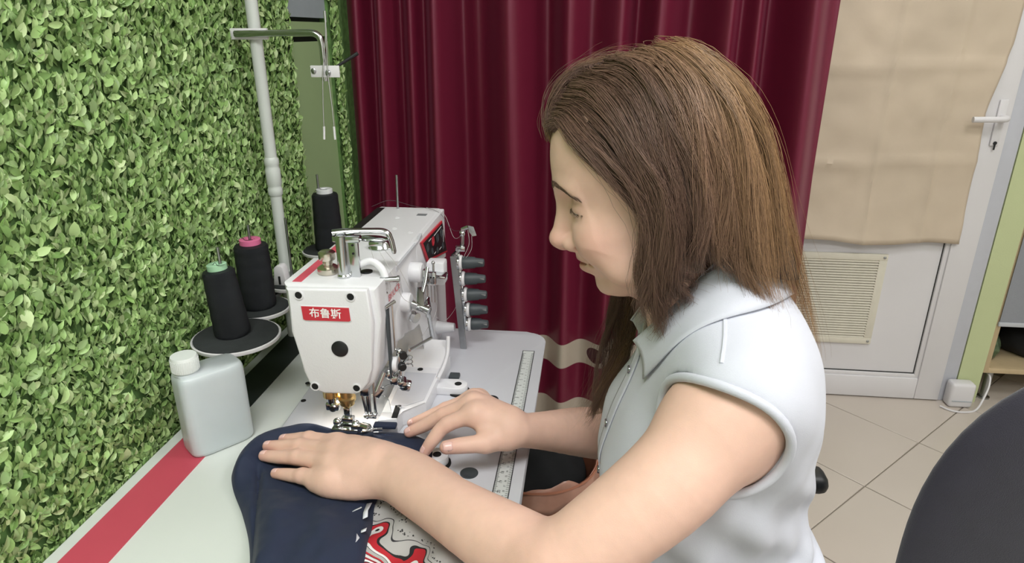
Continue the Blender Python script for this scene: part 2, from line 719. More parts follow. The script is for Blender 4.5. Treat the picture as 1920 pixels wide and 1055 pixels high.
# ceiling and the other walls
struct('ceiling', MB().box((1.2, 0.55, 2.62), (4.2, 4.8, 0.06)), M_CEIL)
struct('wall_right', MB().box((3.22, 0.55, 1.30), (0.08, 4.8, 2.62)), M_PLASTER)
struct('wall_front', MB().box((1.2, -1.72, 1.30), (4.2, 0.08, 2.62)), M_PLASTER)
mb = MB()
mb.box((0.336, 2.48, 1.30), (2.306, 0.09, 2.62))
mb.box((1.4755, 2.65, 1.30), (0.082, 0.50, 2.62))
mb.box((2.35, 2.90, 1.30), (1.75, 0.06, 2.62))
struct('wall_back', mb, M_WALLG)

# ------------------------------------------------------------------ the white door with its grille
DY = 2.39
M_CASING = mat('door_casing_paint', '#bfc1ca', rough=0.45, var=0.02)
DOOR = empty('door_1', (0.94, DY, 0.0))
DOOR['kind'] = 'structure'
mb = MB()
mb.box((1.334, DY + 0.02, 1.03), (0.088, 0.04, 2.05), r=0.004)
mb.box((0.546, DY + 0.02, 1.03), (0.088, 0.04, 2.05), r=0.004)
mb.box((0.94, DY + 0.02, 0.0485), (0.70, 0.04, 0.087), r=0.004)
mb.box((0.94, DY + 0.02, 2.01), (0.70, 0.04, 0.087), r=0.004)
mb.box((0.94, DY + 0.02, 0.80), (0.70, 0.04, 0.087), r=0.004)
mb.build('door_frame', M_WHITE, DOOR)
mb = MB()
for x in (0.597, 1.283):
    mb.box((x, DY + 0.012, 1.03), (0.016, 0.012, 1.92), r=0.003)
mb.box((0.94, DY + 0.0122, 0.099), (0.702, 0.012, 0.016), r=0.003)
mb.build('glazing_bead', M_WHITE, DOOR)
MB().box((0.94, DY + 0.026, 1.03), (0.70, 0.020, 1.96)).build('door_panel', M_WHITE, DOOR)
mb = MB()
mb.box((1.2745, DY + 0.0155, 1.03), (0.0035, 0.004, 1.88))
mb.box((0.94, DY + 0.0155, 0.1085), (0.67, 0.004, 0.0035))
mb.build('gasket', M_DARKLINE, DOOR)
mb = MB()
mb.box((1.405, DY + 0.030, 1.05), (0.052, 0.04, 2.10), r=0.003)
mb.box((0.475, DY + 0.030, 1.05), (0.052, 0.04, 2.10), r=0.003)
mb.box((0.94, DY + 0.030, 2.08), (0.98, 0.04, 0.04), r=0.003)
mb.build('door_casing', M_CASING, DOOR)
# grille
M_GRILLE = mat('grille_plastic', '#d8d3c4', rough=0.5, var=0.03)
GR = empty('grille', (0.94, DY, 0.40))
GR.parent = DOOR
GR.location = (0, 0, 0.40)
gx0, gx1, gz0, gz1 = 0.765, 1.092, 0.226, 0.582
mb = MB()
for x in (gx0 + 0.014, gx1 - 0.014):
    mb.box((x, DY + 0.010, (gz0 + gz1) / 2), (0.028, 0.0118, gz1 - gz0 - 0.0475), r=0.002)
for z in (gz0 + 0.012, gz1 - 0.012):
    mb.box(((gx0 + gx1) / 2, DY + 0.010, z), (gx1 - gx0, 0.012, 0.024), r=0.002)
mb.build('grille_frame', M_GRILLE, GR)
MB().box(((gx0 + gx1) / 2, DY + 0.0145, (gz0 + gz1) / 2), (gx1 - gx0 - 0.04, 0.003, gz1 - gz0 - 0.04)).build('grille_back', mat('grille_dark', '#4a463c', rough=0.9, var=0.0), GR)
NSL = 31
_sm = MB().box((0, 0, 0), (gx1 - gx0 - 0.050, 0.011, 0.0030), r=0.0008, seg=1).mesh('slat', M_GRILLE)
for i in range(NSL):
    z = gz0 + 0.028 + (gz1 - gz0 - 0.056) * i / (NSL - 1)
    o = link('slat', _sm, None, GR, ((gx0 + gx1) / 2, DY + 0.0085, z))
    o.rotation_euler = (math.radians(38), 0, 0)
for x in (gx0 + 0.012, gx1 - 0.012):
    for z in (gz0 + 0.012, gz1 - 0.012):
        MB().lathe([(0.0048, 0), (0.0048, 0.002), (0.003, 0.003)], (x, DY + 0.004, z), (0, -1, 0), 12).build('screw', M_STEEL, GR)
# handle
H = MB()
H.box((1.343, DY - 0.004, 1.050), (0.028, 0.008, 0.15), r=0.004)
H.build('handle_plate', M_WHITE, DOOR)
MB().tube(catmull([(1.343, DY - 0.006, 1.068), (1.343, DY - 0.040, 1.068), (1.325, DY - 0.052, 1.067), (1.285, DY - 0.054, 1.066), (1.235, DY - 0.052, 1.065)], 24), [0.010] * 12 + [0.0095] * 12, 12).build('door_handle', M_WHITE, DOOR)
mb = MB()
mb.lathe([(0.006, 0), (0.006, 0.0015)], (1.343, DY - 0.009, 0.985), (0, -1, 0), 14)
mb.box((1.343, DY - 0.010, 0.973), (0.005, 0.002, 0.020))
mb.build('keyhole', M_BLACK, DOOR)

# ------------------------------------------------------------------ kraft paper on the door
M_KRAFT = mat('kraft_paper', '#c6b6a2', rough=0.75, var=0.05, vscale=6, bump=0.25, bscale=40)
n_, m_ = 90, 70
P = np.zeros((n_, m_, 3))
for i in range(n_):
    for j in range(m_):
        q, w = i / (n_ - 1.0), j / (m_ - 1.0)
        z = 0.640 + w * 1.33
        xr = np.interp(z, [0.64, 0.78, 0.95, 1.08, 1.12, 1.30, 2.0], [1.306, 1.300, 1.297, 1.290, 1.296, 1.325, 1.345])
        x = 0.53 + q * (xr - 0.53)
        z += 0.010 * math.sin(4.5 * x) * (1 - w) + 0.006 * math.sin(17 * x) * (1 - w) ** 4
        y = DY - 0.010 - 0.006 * mnoise.noise((x * 5, z * 5, 1.0)) - 0.0045 * mnoise.noise((x * 14, z * 14, 4.0))
        for zc, am in ((0.915, 0.010), (1.225, 0.009), (1.52, 0.008)):
            y -= am * math.exp(-abs(z - zc + 0.006 * math.sin(9 * x)) / 0.012)
        for xc, am in ((0.98, 0.007), (1.17, 0.008)):
            y -= am * math.exp(-abs(x - xc) / 0.010)
        # the lower edge stands off the door
        y -= 0.020 * max(0.0, 1 - w * 9) ** 2 * (0.6 + 0.4 * math.sin(9 * x))
        P[i, j] = (x, y, z)
o = MB().grid(P).build('paper_sheet', M_KRAFT)
md = o.modifiers.new('thick', 'SOLIDIFY')
md.thickness = 0.0008
tag(o, 'large brown kraft paper sheet hung over the white door', 'paper')

# ------------------------------------------------------------------ curtain
M_CURT = bpy.data.materials.new('curtain_satin')
M_CURT.use_nodes = True
nt = M_CURT.node_tree
b = nt.nodes['Principled BSDF']
b.inputs['Roughness'].default_value = 0.40
b.inputs['Specular IOR Level'].default_value = 0.75
b.inputs['Specular Tint'].default_value = (1.0, 0.62, 0.75, 1)
b.inputs['Sheen Weight'].default_value = 0.15
b.inputs['Sheen Roughness'].default_value = 0.35
b.inputs['Sheen Tint'].default_value = (0.75, 0.25, 0.38, 1)
geo = nt.nodes.new('ShaderNodeNewGeometry')
sep = nt.nodes.new('ShaderNodeSeparateXYZ')
nt.links.new(geo.outputs['Position'], sep.inputs[0])


def math_node(op, a, b2=None, c2=None):
    nd = nt.nodes.new('ShaderNodeMath')
    nd.operation = op
    for k, val in enumerate((a, b2, c2)):
        if val is None:
            continue
        if isinstance(val, (int, float)):
            nd.inputs[k].default_value = val
        else:
            nt.links.new(val, nd.inputs[k])
    return nd.outputs[0]


wv = math_node('MULTIPLY', math_node('SINE', math_node('MULTIPLY_ADD', sep.outputs['X'], 19.0, 2.4)), 0.006)
zz = math_node('ADD', sep.outputs['Z'], wv)
band1 = math_node('MULTIPLY', math_node('GREATER_THAN', zz, 0.432), math_node('LESS_THAN', zz, 0.507))
band2 = math_node('MULTIPLY', math_node('GREATER_THAN', zz, 0.06), math_node('LESS_THAN', zz, 0.318))
cream = math_node('MAXIMUM', band1, band2)
vor = nt.nodes.new('ShaderNodeTexVoronoi')
vor.inputs['Scale'].default_value = 9.0
cmb = nt.nodes.new('ShaderNodeCombineXYZ')
nt.links.new(sep.outputs['X'], cmb.inputs[0])
nt.links.new(math_node('MULTIPLY', sep.outputs['Z'], 1.0), cmb.inputs[1])
nt.links.new(cmb.outputs[0], vor.inputs['Vector'])
ring = math_node('MULTIPLY', math_node('GREATER_THAN', vor.outputs['Distance'], 0.16), math_node('LESS_THAN', vor.outputs['Distance'], 0.30))
mixa = nt.nodes.new('ShaderNodeMix')
mixa.data_type = 'RGBA'
mixa.inputs[6].default_value = lin('#b0a696')
mixa.inputs[7].default_value = lin('#35121a')
nt.links.new(ring, mixa.inputs[0])
mixb = nt.nodes.new('ShaderNodeMix')
mixb.data_type = 'RGBA'
mixb.inputs[6].default_value = lin('#64152d')
nt.links.new(cream, mixb.inputs[0])
nt.links.new(mixa.outputs[2], mixb.inputs[7])
nt.links.new(mixb.outputs[2], b.inputs['Base Color'])
wn = nt.nodes.new('ShaderNodeTexNoise')
wn.inputs['Scale'].default_value = 600
bp = nt.nodes.new('ShaderNodeBump')
bp.inputs['Strength'].default_value = 0.12
bp.inputs['Distance'].default_value = 0.001
nt.links.new(wn.outputs['Fac'], bp.inputs['Height'])
nt.links.new(bp.outputs['Normal'], b.inputs['Normal'])

FOLD = [(620, 0.4), (662, -0.6), (684, 0.2), (712, -0.9), (742, 0.4), (770, -0.4), (792, 0.2), (822, -0.9), (872, 1.0), (905, 0.7), (975, -1.0),
        (1045, 1.0), (1088, -0.6), (1132, 0.5), (1184, -0.7), (1216, 0.5), (1252, -0.7), (1318, 1.0), (1385, -0.7), (1412, 0.2), (1440, -0.6), (1474, 1.0), (1538, -0.9), (1592, 0.3)]
fx = np.array([-0.606 + (a - 640) * 0.001234 for a, q in FOLD])
fy = np.array([q for a, q in FOLD])
NXC, NZC = 420, 46
xs = np.linspace(fx[0], fx[-1], NXC)
P = np.zeros((NXC, NZC, 3))
zs = np.linspace(0.02, 2.44, NZC)
for j, z in enumerate(zs):
    ph = 0.010 * math.sin(2.3 * z + 0.6)
    xx = np.clip(xs + ph * np.sin(9 * xs), fx[0], fx[-1])
    k = np.clip(np.searchsorted(fx, xx) - 1, 0, len(fx) - 2)
    t = (xx - fx[k]) / (fx[k + 1] - fx[k])
    y = fy[k] + (fy[k + 1] - fy[k]) * (0.5 - 0.5 * np.cos(PI * t))
    amp = (0.052 + 0.008 * math.sin(1.7 * z)) * (0.42 + 0.58 * min(1.0, max(0.0, (z - 0.25) / 0.75)))
    flare = 1 + 0.03 * max(0, 1.0 - z)
    P[:, j, 0] = np.clip(xs, -0.606, None) * flare
    P[:, j, 1] = 1.715 + amp * y + 0.004 * np.sin(40 * xs + 3 * z)
    P[:, j, 2] = z
o = MB().grid(P).build('curtain', M_CURT, angle=180)
md = o.modifiers.new('thick', 'SOLIDIFY')
md.thickness = 0.0012
tag(o, 'dark red satin curtain with a cream patterned hem hanging behind the sewing table', 'curtain')
MB().tube([(-0.61, 1.715, 2.455), (0.70, 1.715, 2.455)], 0.012, 14).build('curtain_rod', M_STEEL, o)
for x in (-0.55, 0.62):
    MB().tube([(x, 1.715, 2.45), (x, 1.715, 2.59)], 0.006, 10).build('rod_bracket', M_STEEL, o)
# ================================================================== sewing table
M_LAMINATE = mat('white_laminate', '#d5dad6', rough=0.38, var=0.015, vscale=3)
M_RED = mat('red_edge_laminate', '#bc4a5b', rough=0.4, var=0.02)
M_STRIPB = mat('black_strip', '#232a28', rough=0.5, var=0.05)
TZ = 0.760
TABLE = empty('sewing_table', (-0.33, 0.45, 0.0), 'white sewing table with a red stripe standing against the leaf wall', 'table')
TY0, TY1 = -0.12, 1.203
top = [(-0.604, TY0), (-0.071, TY0)] + [(-0.071 - 0.045 + 0.045 * math.cos(math.radians(a)), TY1 - 0.045 + 0.045 * math.sin(math.radians(a))) for a in range(0, 91, 9)] + [(-0.604, TY1)]
MB().prism(top, (0, 0, TZ - 0.032), (1, 0, 0), (0, 1, 0), 0.032, r=0.002).build('tabletop', M_LAMINATE, TABLE)
MB().box((-0.5565, 0.375, TZ + 0.0003), (0.058, 0.93, 0.0014)).build('red_stripe', M_RED, TABLE)
MB().box((-0.5565, 1.023, TZ + 0.0003), (0.058, 0.362, 0.0014)).build('black_stripe', M_STRIPB, TABLE)
M_LEG = mat('table_leg_paint', '#8d9294', rough=0.5, var=0.03)
for y in (0.0, 1.12):
    mb = MB()
    mb.box((-0.33, y, 0.71), (0.46, 0.05, 0.03), r=0.004)
    mb.box((-0.33, y, 0.40), (0.06, 0.045, 0.62), r=0.004)
    mb.box((-0.33, y, 0.045), (0.50, 0.05, 0.03), r=0.004)
    for x in (-0.56, -0.10):
        mb.lathe([(0.02, 0.0), (0.02, 0.02), (0.012, 0.031)], (x, y, 0.0), (0, 0, 1), 14)
    mb.build('leg', M_LEG, TABLE)
MB().box((-0.52, 0.56, 0.40), (0.03, 1.10, 0.05), r=0.004).build('cross_rail', M_LEG, TABLE)

# ================================================================== sewing machine
M_BODY = mat('machine_enamel', '#dedee2', rough=0.32, var=0.012, vscale=12, bump=0.10, bscale=500, spec=0.5)
M_PLATE = mat('bed_enamel', '#c3c4cb', rough=0.36, var=0.02, vscale=5)
M_REDP = mat('red_print', '#c2313f', rough=0.4, var=0.02)
M_INK = mat('print_ink', '#26282c', rough=0.6, var=0.0)
M_WHITEINK = mat('white_ink', '#efefef', rough=0.5, var=0.0)
M_HOLE = mat('hole', '#0e0f10', rough=0.8, var=0.0)
M_RUBBER = mat('grey_rubber', '#3d4347', rough=0.5, var=0.06, vscale=60)
M_GLASS = mat('clear_plastic', '#e9eef0', rough=0.08, var=0.0, trans=0.85)
ZP = 0.766
SM = empty('sewing_machine', (-0.335, 1.0, ZP), 'white industrial sewing machine with a red label and five black tension knobs', 'sewing machine')

# base plate with rounded corners
def rounded_rect(x0, y0, x1, y1, r, n=8):
    P = []
    for cx, cy, a0 in ((x1 - r, y1 - r, 0), (x0 + r, y1 - r, 90), (x0 + r, y0 + r, 180), (x1 - r, y0 + r, 270)):
        for i in range(n + 1):
            a = math.radians(a0 + 90.0 * i / n)
            P.append((cx + r * math.cos(a), cy + r * math.sin(a)))
    return P


pl = [(-0.066, 0.600)] + rounded_rect(-0.462, 0.760, -0.066, 1.205, 0.040)[:18] + [(-0.445, 0.735), (-0.345, 0.600)]
MB().prism(pl, (0, 0, 0.7605), (1, 0, 0), (0, 1, 0), ZP - 0.7605, r=0.003).build('bed_plate', M_PLATE, SM)
# ruler sticker along the operator's edge
RUL = MB().box((-0.095, 0.865, ZP + 0.0002), (0.0225, 0.51, 0.0006)).build('ruler', mat('ruler_white', '#cfd3d2', rough=0.4, var=0.0), SM)
mb = MB()
zt = ZP + 0.0006
mb.box((-0.1055, 0.865, zt), (0.0012, 0.51, 0.0004))
mb.box((-0.0842, 0.865, zt), (0.0012, 0.51, 0.0004))
mb.box((-0.095, 1.1195, zt), (0.0215, 0.0012, 0.0004))
k = 0
y = 1.108
while y > 0.615:
    L = 0.0062 if k % 10 == 0 else (0.0046 if k % 5 == 0 else 0.0030)
    mb.box((-0.1052 + L / 2, y, zt), (L, 0.00042, 0.0004))
    y -= 0.0020
    k += 1
k = 0
y = 1.108
while y > 0.62:
    mb.box((-0.0868, y + 0.0012, zt), (0.0050, 0.00050, 0.0004), rot=(0, 0, 0.55))
    y -= 0.0040
    k += 1
o = mb.build('ruler_mark', M_INK, RUL, smooth=False)
o['kind'] = 'stuff'
for i in range(1, 25):
    y = 1.108 - 0.020 * i
    put_text(str(i), 0.0060, (-0.0975, y, zt + 0.0001), (0, 1, 0), (-1, 0, 0), M_INK, 'numeral', RUL)
for i in range(1, 46):
    y = 1.108 - 0.0105 * i
    put_text(str(i), 0.0042, (-0.0915, y, zt + 0.0001), (0, 1, 0), (-1, 0, 0), M_INK, 'numeral', RUL)
# plugs and screw holes in the plate
for x, y, r in ((-0.141, 0.938, 0.0125), (-0.143, 0.742, 0.0125)):
    MB().lathe([(r, 0), (r, 0.0006), (r * 0.86, 0.0010), (r * 0.80, 0.0004)], (x, y, ZP), (0, 0, 1), 24).build('plate_plug', M_RUBBER if y < 0.8 else M_BLACK, SM)
for x, y in ((-0.445, 0.899), (-0.461, 0.955)):
    MB().lathe([(0.0042, 0), (0.0042, 0.0008), (0.003, 0.0010)], (x, y, ZP), (0, 0, 1), 16).build('screw', M_HOLE, SM)
for x, y in ((-0.199, 0.958), (-0.191, 0.760)):
    b = MB().prism([(-0.036, -0.016)] + [(0.016 * math.cos(a), 0.016 * math.sin(a)) for a in np.linspace(-PI / 2, PI / 2, 12)] + [(-0.036, 0.016)], (x, y, ZP), (1, 0, 0), (0, 1, 0), 0.014, r=0.002).build('bed_lug', M_BODY, SM)
    MB().lathe([(0.0060, 0.0), (0.0060, 0.0006), (0.0040, 0.0004)], (x, y, ZP + 0.014), (0, 0, 1), 18).build('screw', M_HOLE, b)
    MB().lathe([(0.0185, 0.0), (0.0185, 0.003)], (x + 0.001, y - 0.002, ZP), (0, 0, 1), 20).build('lug_gasket', M_HOLE, b)
MB().box((-0.214, 1.000, ZP + 0.004), (0.018, 0.018, 0.008), r=0.002).build('plate_stop', M_RUBBER, SM)

# arm, column
hd = [(-0.4005, 1.0136), (-0.2692, 1.0136), (-0.2685, 0.964), (-0.2765, 0.893), (-0.284, 0.869), (-0.296, 0.856), (-0.312, 0.849), (-0.358, 0.8475), (-0.371, 0.852), (-0.381, 0.864), (-0.3885, 0.885), (-0.396, 0.942)]
MB().prism(hd, (0, 0.905, 0), (1, 0, 0), (0, 0, 1), 0.112, r=0.006, seg=3).build('head', M_BODY, SM)
poly = [(0.865, 0.900), (0.880, 0.890), (0.905, 0.884), (0.960, 0.885), (1.000, 0.878), (1.020, 0.845), (1.030, 0.790), (1.030, 0.7665), (1.215, 0.7665), (1.215, 1.013), (0.865, 1.013)]
MB().prism(poly, (-0.401, 0, 0), (0, 1, 0), (0, 0, 1), 0.131, r=0.009, seg=3).build('arm', M_BODY, SM)
# grey chamfer between top and side, panel housing
MB().prism([(0.880, 0.0), (1.010, 0.0), (1.035, 0.006), (1.035, -0.002), (0.880, -0.008)], (-0.272, 0, 1.011), (0, 1, 0), (0, 0, 1), 0.004).build('top_trim', M_PLATE, SM)
MB().prism([(1.000, 0.960), (1.215, 0.915), (1.215, 1.012), (1.000, 1.012)], (-0.300, 0, 0), (0, 1, 0), (0, 0, 1), 0.0315, r=0.002).build('panel_housing', M_BODY, SM)
# face plate
fp = [(-0.394, 1.0095), (-0.281, 1.0125), (-0.2765, 0.964), (-0.2845, 0.893), (-0.290, 0.872), (-0.299, 0.860), (-0.312, 0.8525), (-0.356, 0.8510), (-0.368, 0.855), (-0.377, 0.866), (-0.3835, 0.885), (-0.390, 0.942)]
FP = MB().prism(fp, (0, 0.795, 0), (1, 0, 0), (0, 0, 1), 0.010, r=0.0035, seg=3).build('face_plate', M_BODY, SM)
FY = 0.785
for x, z in ((-0.3765, 1.0005), (-0.3045, 1.0015), (-0.3685, 0.8625), (-0.3080, 0.8635)):
    MB().lathe([(0.0068, 0.0), (0.0068, 0.0012), (0.0052, 0.0013), (0.0046, -0.001)], (x, FY, z), (0, -1, 0), 20).build('screw_cup', M_BODY, FP)
    MB().lathe([(0.0048, 0.0005), (0.0044, 0.0014), (0.0018, 0.0014), (0.0016, 0.0009)], (x, FY, z), (0, -1, 0), 16).build('screw', M_HOLE, FP)
MB().lathe([(0.0118, -0.001), (0.0118, 0.0012), (0.0104, 0.0022), (0.0001, 0.0024)], (-0.3265, FY, 0.9235), (0, -1, 0), 28).build('rubber_plug', M_BLACK, FP)
lab = [(-0.3745, 0.9850), (-0.3080, 0.9855), (-0.3070, 0.9670), (-0.3095, 0.9655), (-0.3705, 0.9645), (-0.3735, 0.9660)]
MB().prism([(x * 1.0, z) for x, z in [(-0.3758, 0.9862), (-0.3070, 0.9868), (-0.3058, 0.9665), (-0.3088, 0.9642), (-0.3710, 0.9632), (-0.3748, 0.9652)]], (0, FY, 0), (1, 0, 0), (0, 0, 1), 0.0010, r=0.0004, seg=1).build('label_rim', M_BODY, FP)
MB().prism(lab, (0, FY - 0.0004, 0), (1, 0, 0), (0, 0, 1), 0.0012, r=0.0003, seg=1).build('label', M_REDP, FP)
put_text('布鲁斯', 0.0150, (-0.3415, FY - 0.0018, 0.9753), (1, 0, 0), (0, 0, 1), M_WHITEINK, 'lettering', FP, bold=0.0002)
put_text('BRUCE', 0.0140, (-0.2680, 0.862, 0.980), (0, 1, 0), (0, 0, 1), mat('faded_red_print', '#d4626c', rough=0.4, var=0.0), 'lettering', SM, bold=0.0001, xs=1.35)
# stripes on top
MB().box((-0.3840, 0.885, 1.0136), (0.013, 0.170, 0.0008)).build('red_stripe', mat('pale_red_print', '#cf5064', rough=0.4, var=0.0), SM)
MB().box((-0.3905, 1.090, 1.0130), (0.015, 0.235, 0.0008)).build('black_stripe', M_BLACK, SM)
for x, y in ((-0.357, 1.02), (-0.318, 0.985), (-0.325, 1.07), (-0.292, 1.05), (-0.34, 1.14)):
    MB().lathe([(0.0050, 0.0), (0.0050, 0.0006), (0.0035, 0.0010), (0.0034, 0.0006)], (x, y, 1.0128), (0, 0, 1), 16).build('top_cap', M_BODY, SM)
MB().box((-0.300, 1.165, 1.0130), (0.018, 0.014, 0.0006)).build('data_sticker', mat('sticker_grey', '#77797d', rough=0.6, var=0.3, vscale=900), SM)
# control panel
CPF = frame((-0.2680, 1.116, 0.972), (0, 1, 0), (0, 0, 1))
mb = MB()
mb.prism([(-0.099, 0.034), (0.062, 0.0275), (0.099, -0.046), (-0.063, -0.012)], (0, 0, 0), (1, 0, 0), (0, 1, 0), 0.003, r=0.001)
bmesh.ops.transform(mb.bm, matrix=CPF, verts=mb.bm.verts)
CP = mb.build('control_panel', M_REDP, SM)
mb = MB()
mb.prism([(-0.088, 0.0295), (0.060, 0.0230), (0.091, -0.0405), (-0.056, -0.0085)], (0, 0, 0.0026), (1, 0, 0), (0, 1, 0), 0.0012, r=0.0004)
bmesh.ops.transform(mb.bm, matrix=CPF, verts=mb.bm.verts)
mb.build('panel_face', M_BLACK, CP)
for i, (px, py, r) in enumerate(((-0.062, 0.013, 0.0075), (-0.030, -0.003, 0.0060), (-0.022, 0.013, 0.0085), (0.010, -0.014, 0.0060), (0.014, 0.008, 0.0085), (0.046, 0.008, 0.0085), (0.056, -0.020, 0.0070))):
    mb = MB()
    mb.lathe([(r, 0.0035), (r, 0.0046), (r * 0.82, 0.0048), (r * 0.80, 0.0042)], (px, py, 0), (0, 0, 1), 18)
    bmesh.ops.transform(mb.bm, matrix=CPF, verts=mb.bm.verts)
    mb.build('panel_button', M_REDP if i == 2 else M_RUBBER, CP)
for px, py, w, h in ((0.018, 0.0200, 0.060, 0.0012), (-0.010, -0.0125, 0.012, 0.0012), (-0.044, 0.022, 0.018, 0.0010), (0.062, -0.002, 0.0012, 0.024), (0.034, -0.018, 0.016, 0.0012)):
    mb = MB().box((px, py, 0.0040), (w, h, 0.0004))
    bmesh.ops.transform(mb.bm, matrix=CPF, verts=mb.bm.verts)
    mb.build('panel_print', M_WHITEINK, CP)

# cloth-plate cover in front of the column
cov = [(-0.299, 0.972), (-0.293, 0.817), (-0.2655, 0.824), (-0.2640, 0.846), (-0.2335, 0.873), (-0.2320, 0.958), (-0.2280, 1.035), (-0.300, 1.035)]
COV = MB().prism(cov, (0, 0, ZP), (1, 0, 0), (0, 1, 0), 0.026, r=0.002).build('bed_cover', M_BODY, SM)
MB().prism([(-0.290, 0.965), (-0.287, 0.860), (-0.262, 0.860), (-0.238, 0.880), (-0.237, 0.965)], (0, 0, ZP + 0.0262), (1, 0, 0), (0, 1, 0), 0.0012, r=0.0005, seg=1).build('cover_plate', M_PLATE, COV)
MB().box((-0.2715, 0.842, ZP + 0.0268), (0.009, 0.034, 0.002), r=0.0009, rot=(0, 0, 0.10)).build('slot', M_HOLE, COV)
MB().lathe([(0.0035, 0), (0.0035, 0.003), (0.002, 0.004)], (-0.2700, 0.853, ZP + 0.027), (0, 0, 1), 14).build('screw', M_CHROME, COV)
MB().lathe([(0.0048, 0), (0.0048, 0.0008), (0.0034, 0.0006)], (-0.268, 0.978, ZP + 0.0262), (0, 0, 1), 16).build('screw', M_HOLE, COV)
MB().prism([(0.985, ZP + 0.0255), (1.035, ZP + 0.0255), (1.035, 0.822)], (-0.300, 0, 0), (0, 1, 0), (0, 0, 1), 0.072, r=0.003).build('column_foot', M_BODY, SM)
MB().tube(catmull([(-0.2315, 0.950, ZP + 0.026), (-0.2290, 0.985, ZP + 0.030), (-0.2280, 1.015, 0.808), (-0.2290, 1.030, 0.832)], 16), 0.0035, 10).build('foot_rib', M_BODY, SM)
put_text('1794', 0.0065, (-0.240, 0.994, ZP + 0.0262), (1, 0, 0), (0, 1, 0), M_INK, 'lettering', COV)

# needle side: bushings, bars, presser foot
MB().lathe([(0.0118, 0.0), (0.0118, 0.010), (0.0100, 0.012), (0.0100, 0.016)], (-0.3580, 0.812, 0.8325), (0, 0, 1), 24).build('bushing', M_BRASS, SM)
MB().lathe([(0.0085, 0.0), (0.0105, 0.002), (0.0105, 0.008), (0.0128, 0.009), (0.0128, 0.013), (0.0095, 0.015), (0.0095, 0.030)], (-0.3345, 0.812, 0.8185), (0, 0, 1), 24).build('bushing', M_BRASS, SM)
mb = MB()
mb.tube([(-0.3580, 0.812, 0.846), (-0.3580, 0.812, 0.818)], 0.0070, 16)
mb.box((-0.3560, 0.812, 0.8165), (0.020, 0.014, 0.012), r=0.002)
mb.lathe([(0.0052, 0), (0.0052, 0.004), (0.003, 0.0045)], (-0.3545, 0.806, 0.8160), (0.2, -1, -0.1), 14)
mb.build('presser_clamp', M_CHROME, SM)
MB().lathe([(0.0030, 0), (0.0030, 0.001)], (-0.3537, 0.8014, 0.8156), (0.2, -1, -0.1), 10).build('screw', M_HOLE, SM)
mb = MB()
mb.tube([(-0.3345, 0.812, 0.826), (-0.3345, 0.812, 0.796)], 0.0040, 14)
mb.box((-0.3345, 0.8095, 0.8085), (0.0095, 0.009, 0.0155), r=0.0012)
mb.box((-0.3345, 0.8085, 0.7955), (0.018, 0.012, 0.0105), r=0.002)
for dx in (-0.006, 0.0, 0.006):
    mb.tube([(-0.3345 + dx, 0.8085, 0.794), (-0.3345 + dx, 0.8085, 0.782)], 0.0008, 6)
mb.build('needle_bar', M_CHROME, SM)
MB().lathe([(0.0022, 0), (0.0022, 0.001)], (-0.3345, 0.8050, 0.8095), (0, -1, 0), 10).build('screw', M_HOLE, SM)
mb = MB()
mb.ball((-0.3490, 0.803, 0.7935), (0.0068, 0.006, 0.0068), 14, 8)
mb.ball((-0.3215, 0.803, 0.7925), (0.0060, 0.006, 0.0060), 14, 8)
mb.box((-0.335, 0.800, 0.7865), (0.040, 0.020, 0.006), r=0.0015)
mb.box((-0.318, 0.798, 0.7905), (0.016, 0.012, 0.010), r=0.002)
mb.lathe([(0.0060, 0), (0.0060, 0.012), (0.004, 0.014)], (-0.310, 0.797, 0.7935), (1, -0.3, 0.0), 16)
mb.box((-0.2985, 0.787, 0.7905), (0.016, 0.010, 0.009), r=0.0015, rot=(0, 0, 0.4))
mb.box((-0.2860, 0.792, 0.7925), (0.016, 0.005, 0.004), r=0.001, rot=(0, 0, 0.25))
mb.build('presser_foot', M_CHROME, SM)
mb = MB()
mb.tube([(-0.3050, 0.818, 0.862), (-0.3035, 0.815, 0.800)], 0.0036, 12)
mb.tube([(-0.2960, 0.822, 0.862), (-0.2955, 0.818, 0.798)], 0.0024, 10)
mb.tube([(-0.3120, 0.814, 0.836), (-0.3070, 0.814, 0.796)], 0.0022, 10)
mb.box((-0.3080, 0.815, 0.845), (0.013, 0.006, 0.022), r=0.001)
mb.box((-0.3020, 0.815, 0.8010), (0.020, 0.010, 0.006), r=0.0015)
mb.build('foot_bar', M_CHROME, SM)
MB().tube(catmull([(-0.297, 0.83, 0.835), (-0.278, 0.845, 0.838), (-0.268, 0.86, 0.832), (-0.270, 0.868, 0.820)], 20), 0.0007, 6).build('wire_guard', M_CHROME, SM)
MB().prism(rounded_rect(-0.020, -0.022, 0.020, 0.022, 0.012), (-0.298, 0.836, 0.806), (1, 0, 0), (0, -0.3, 1), 0.0015).build('eye_guard', M_GLASS, SM)

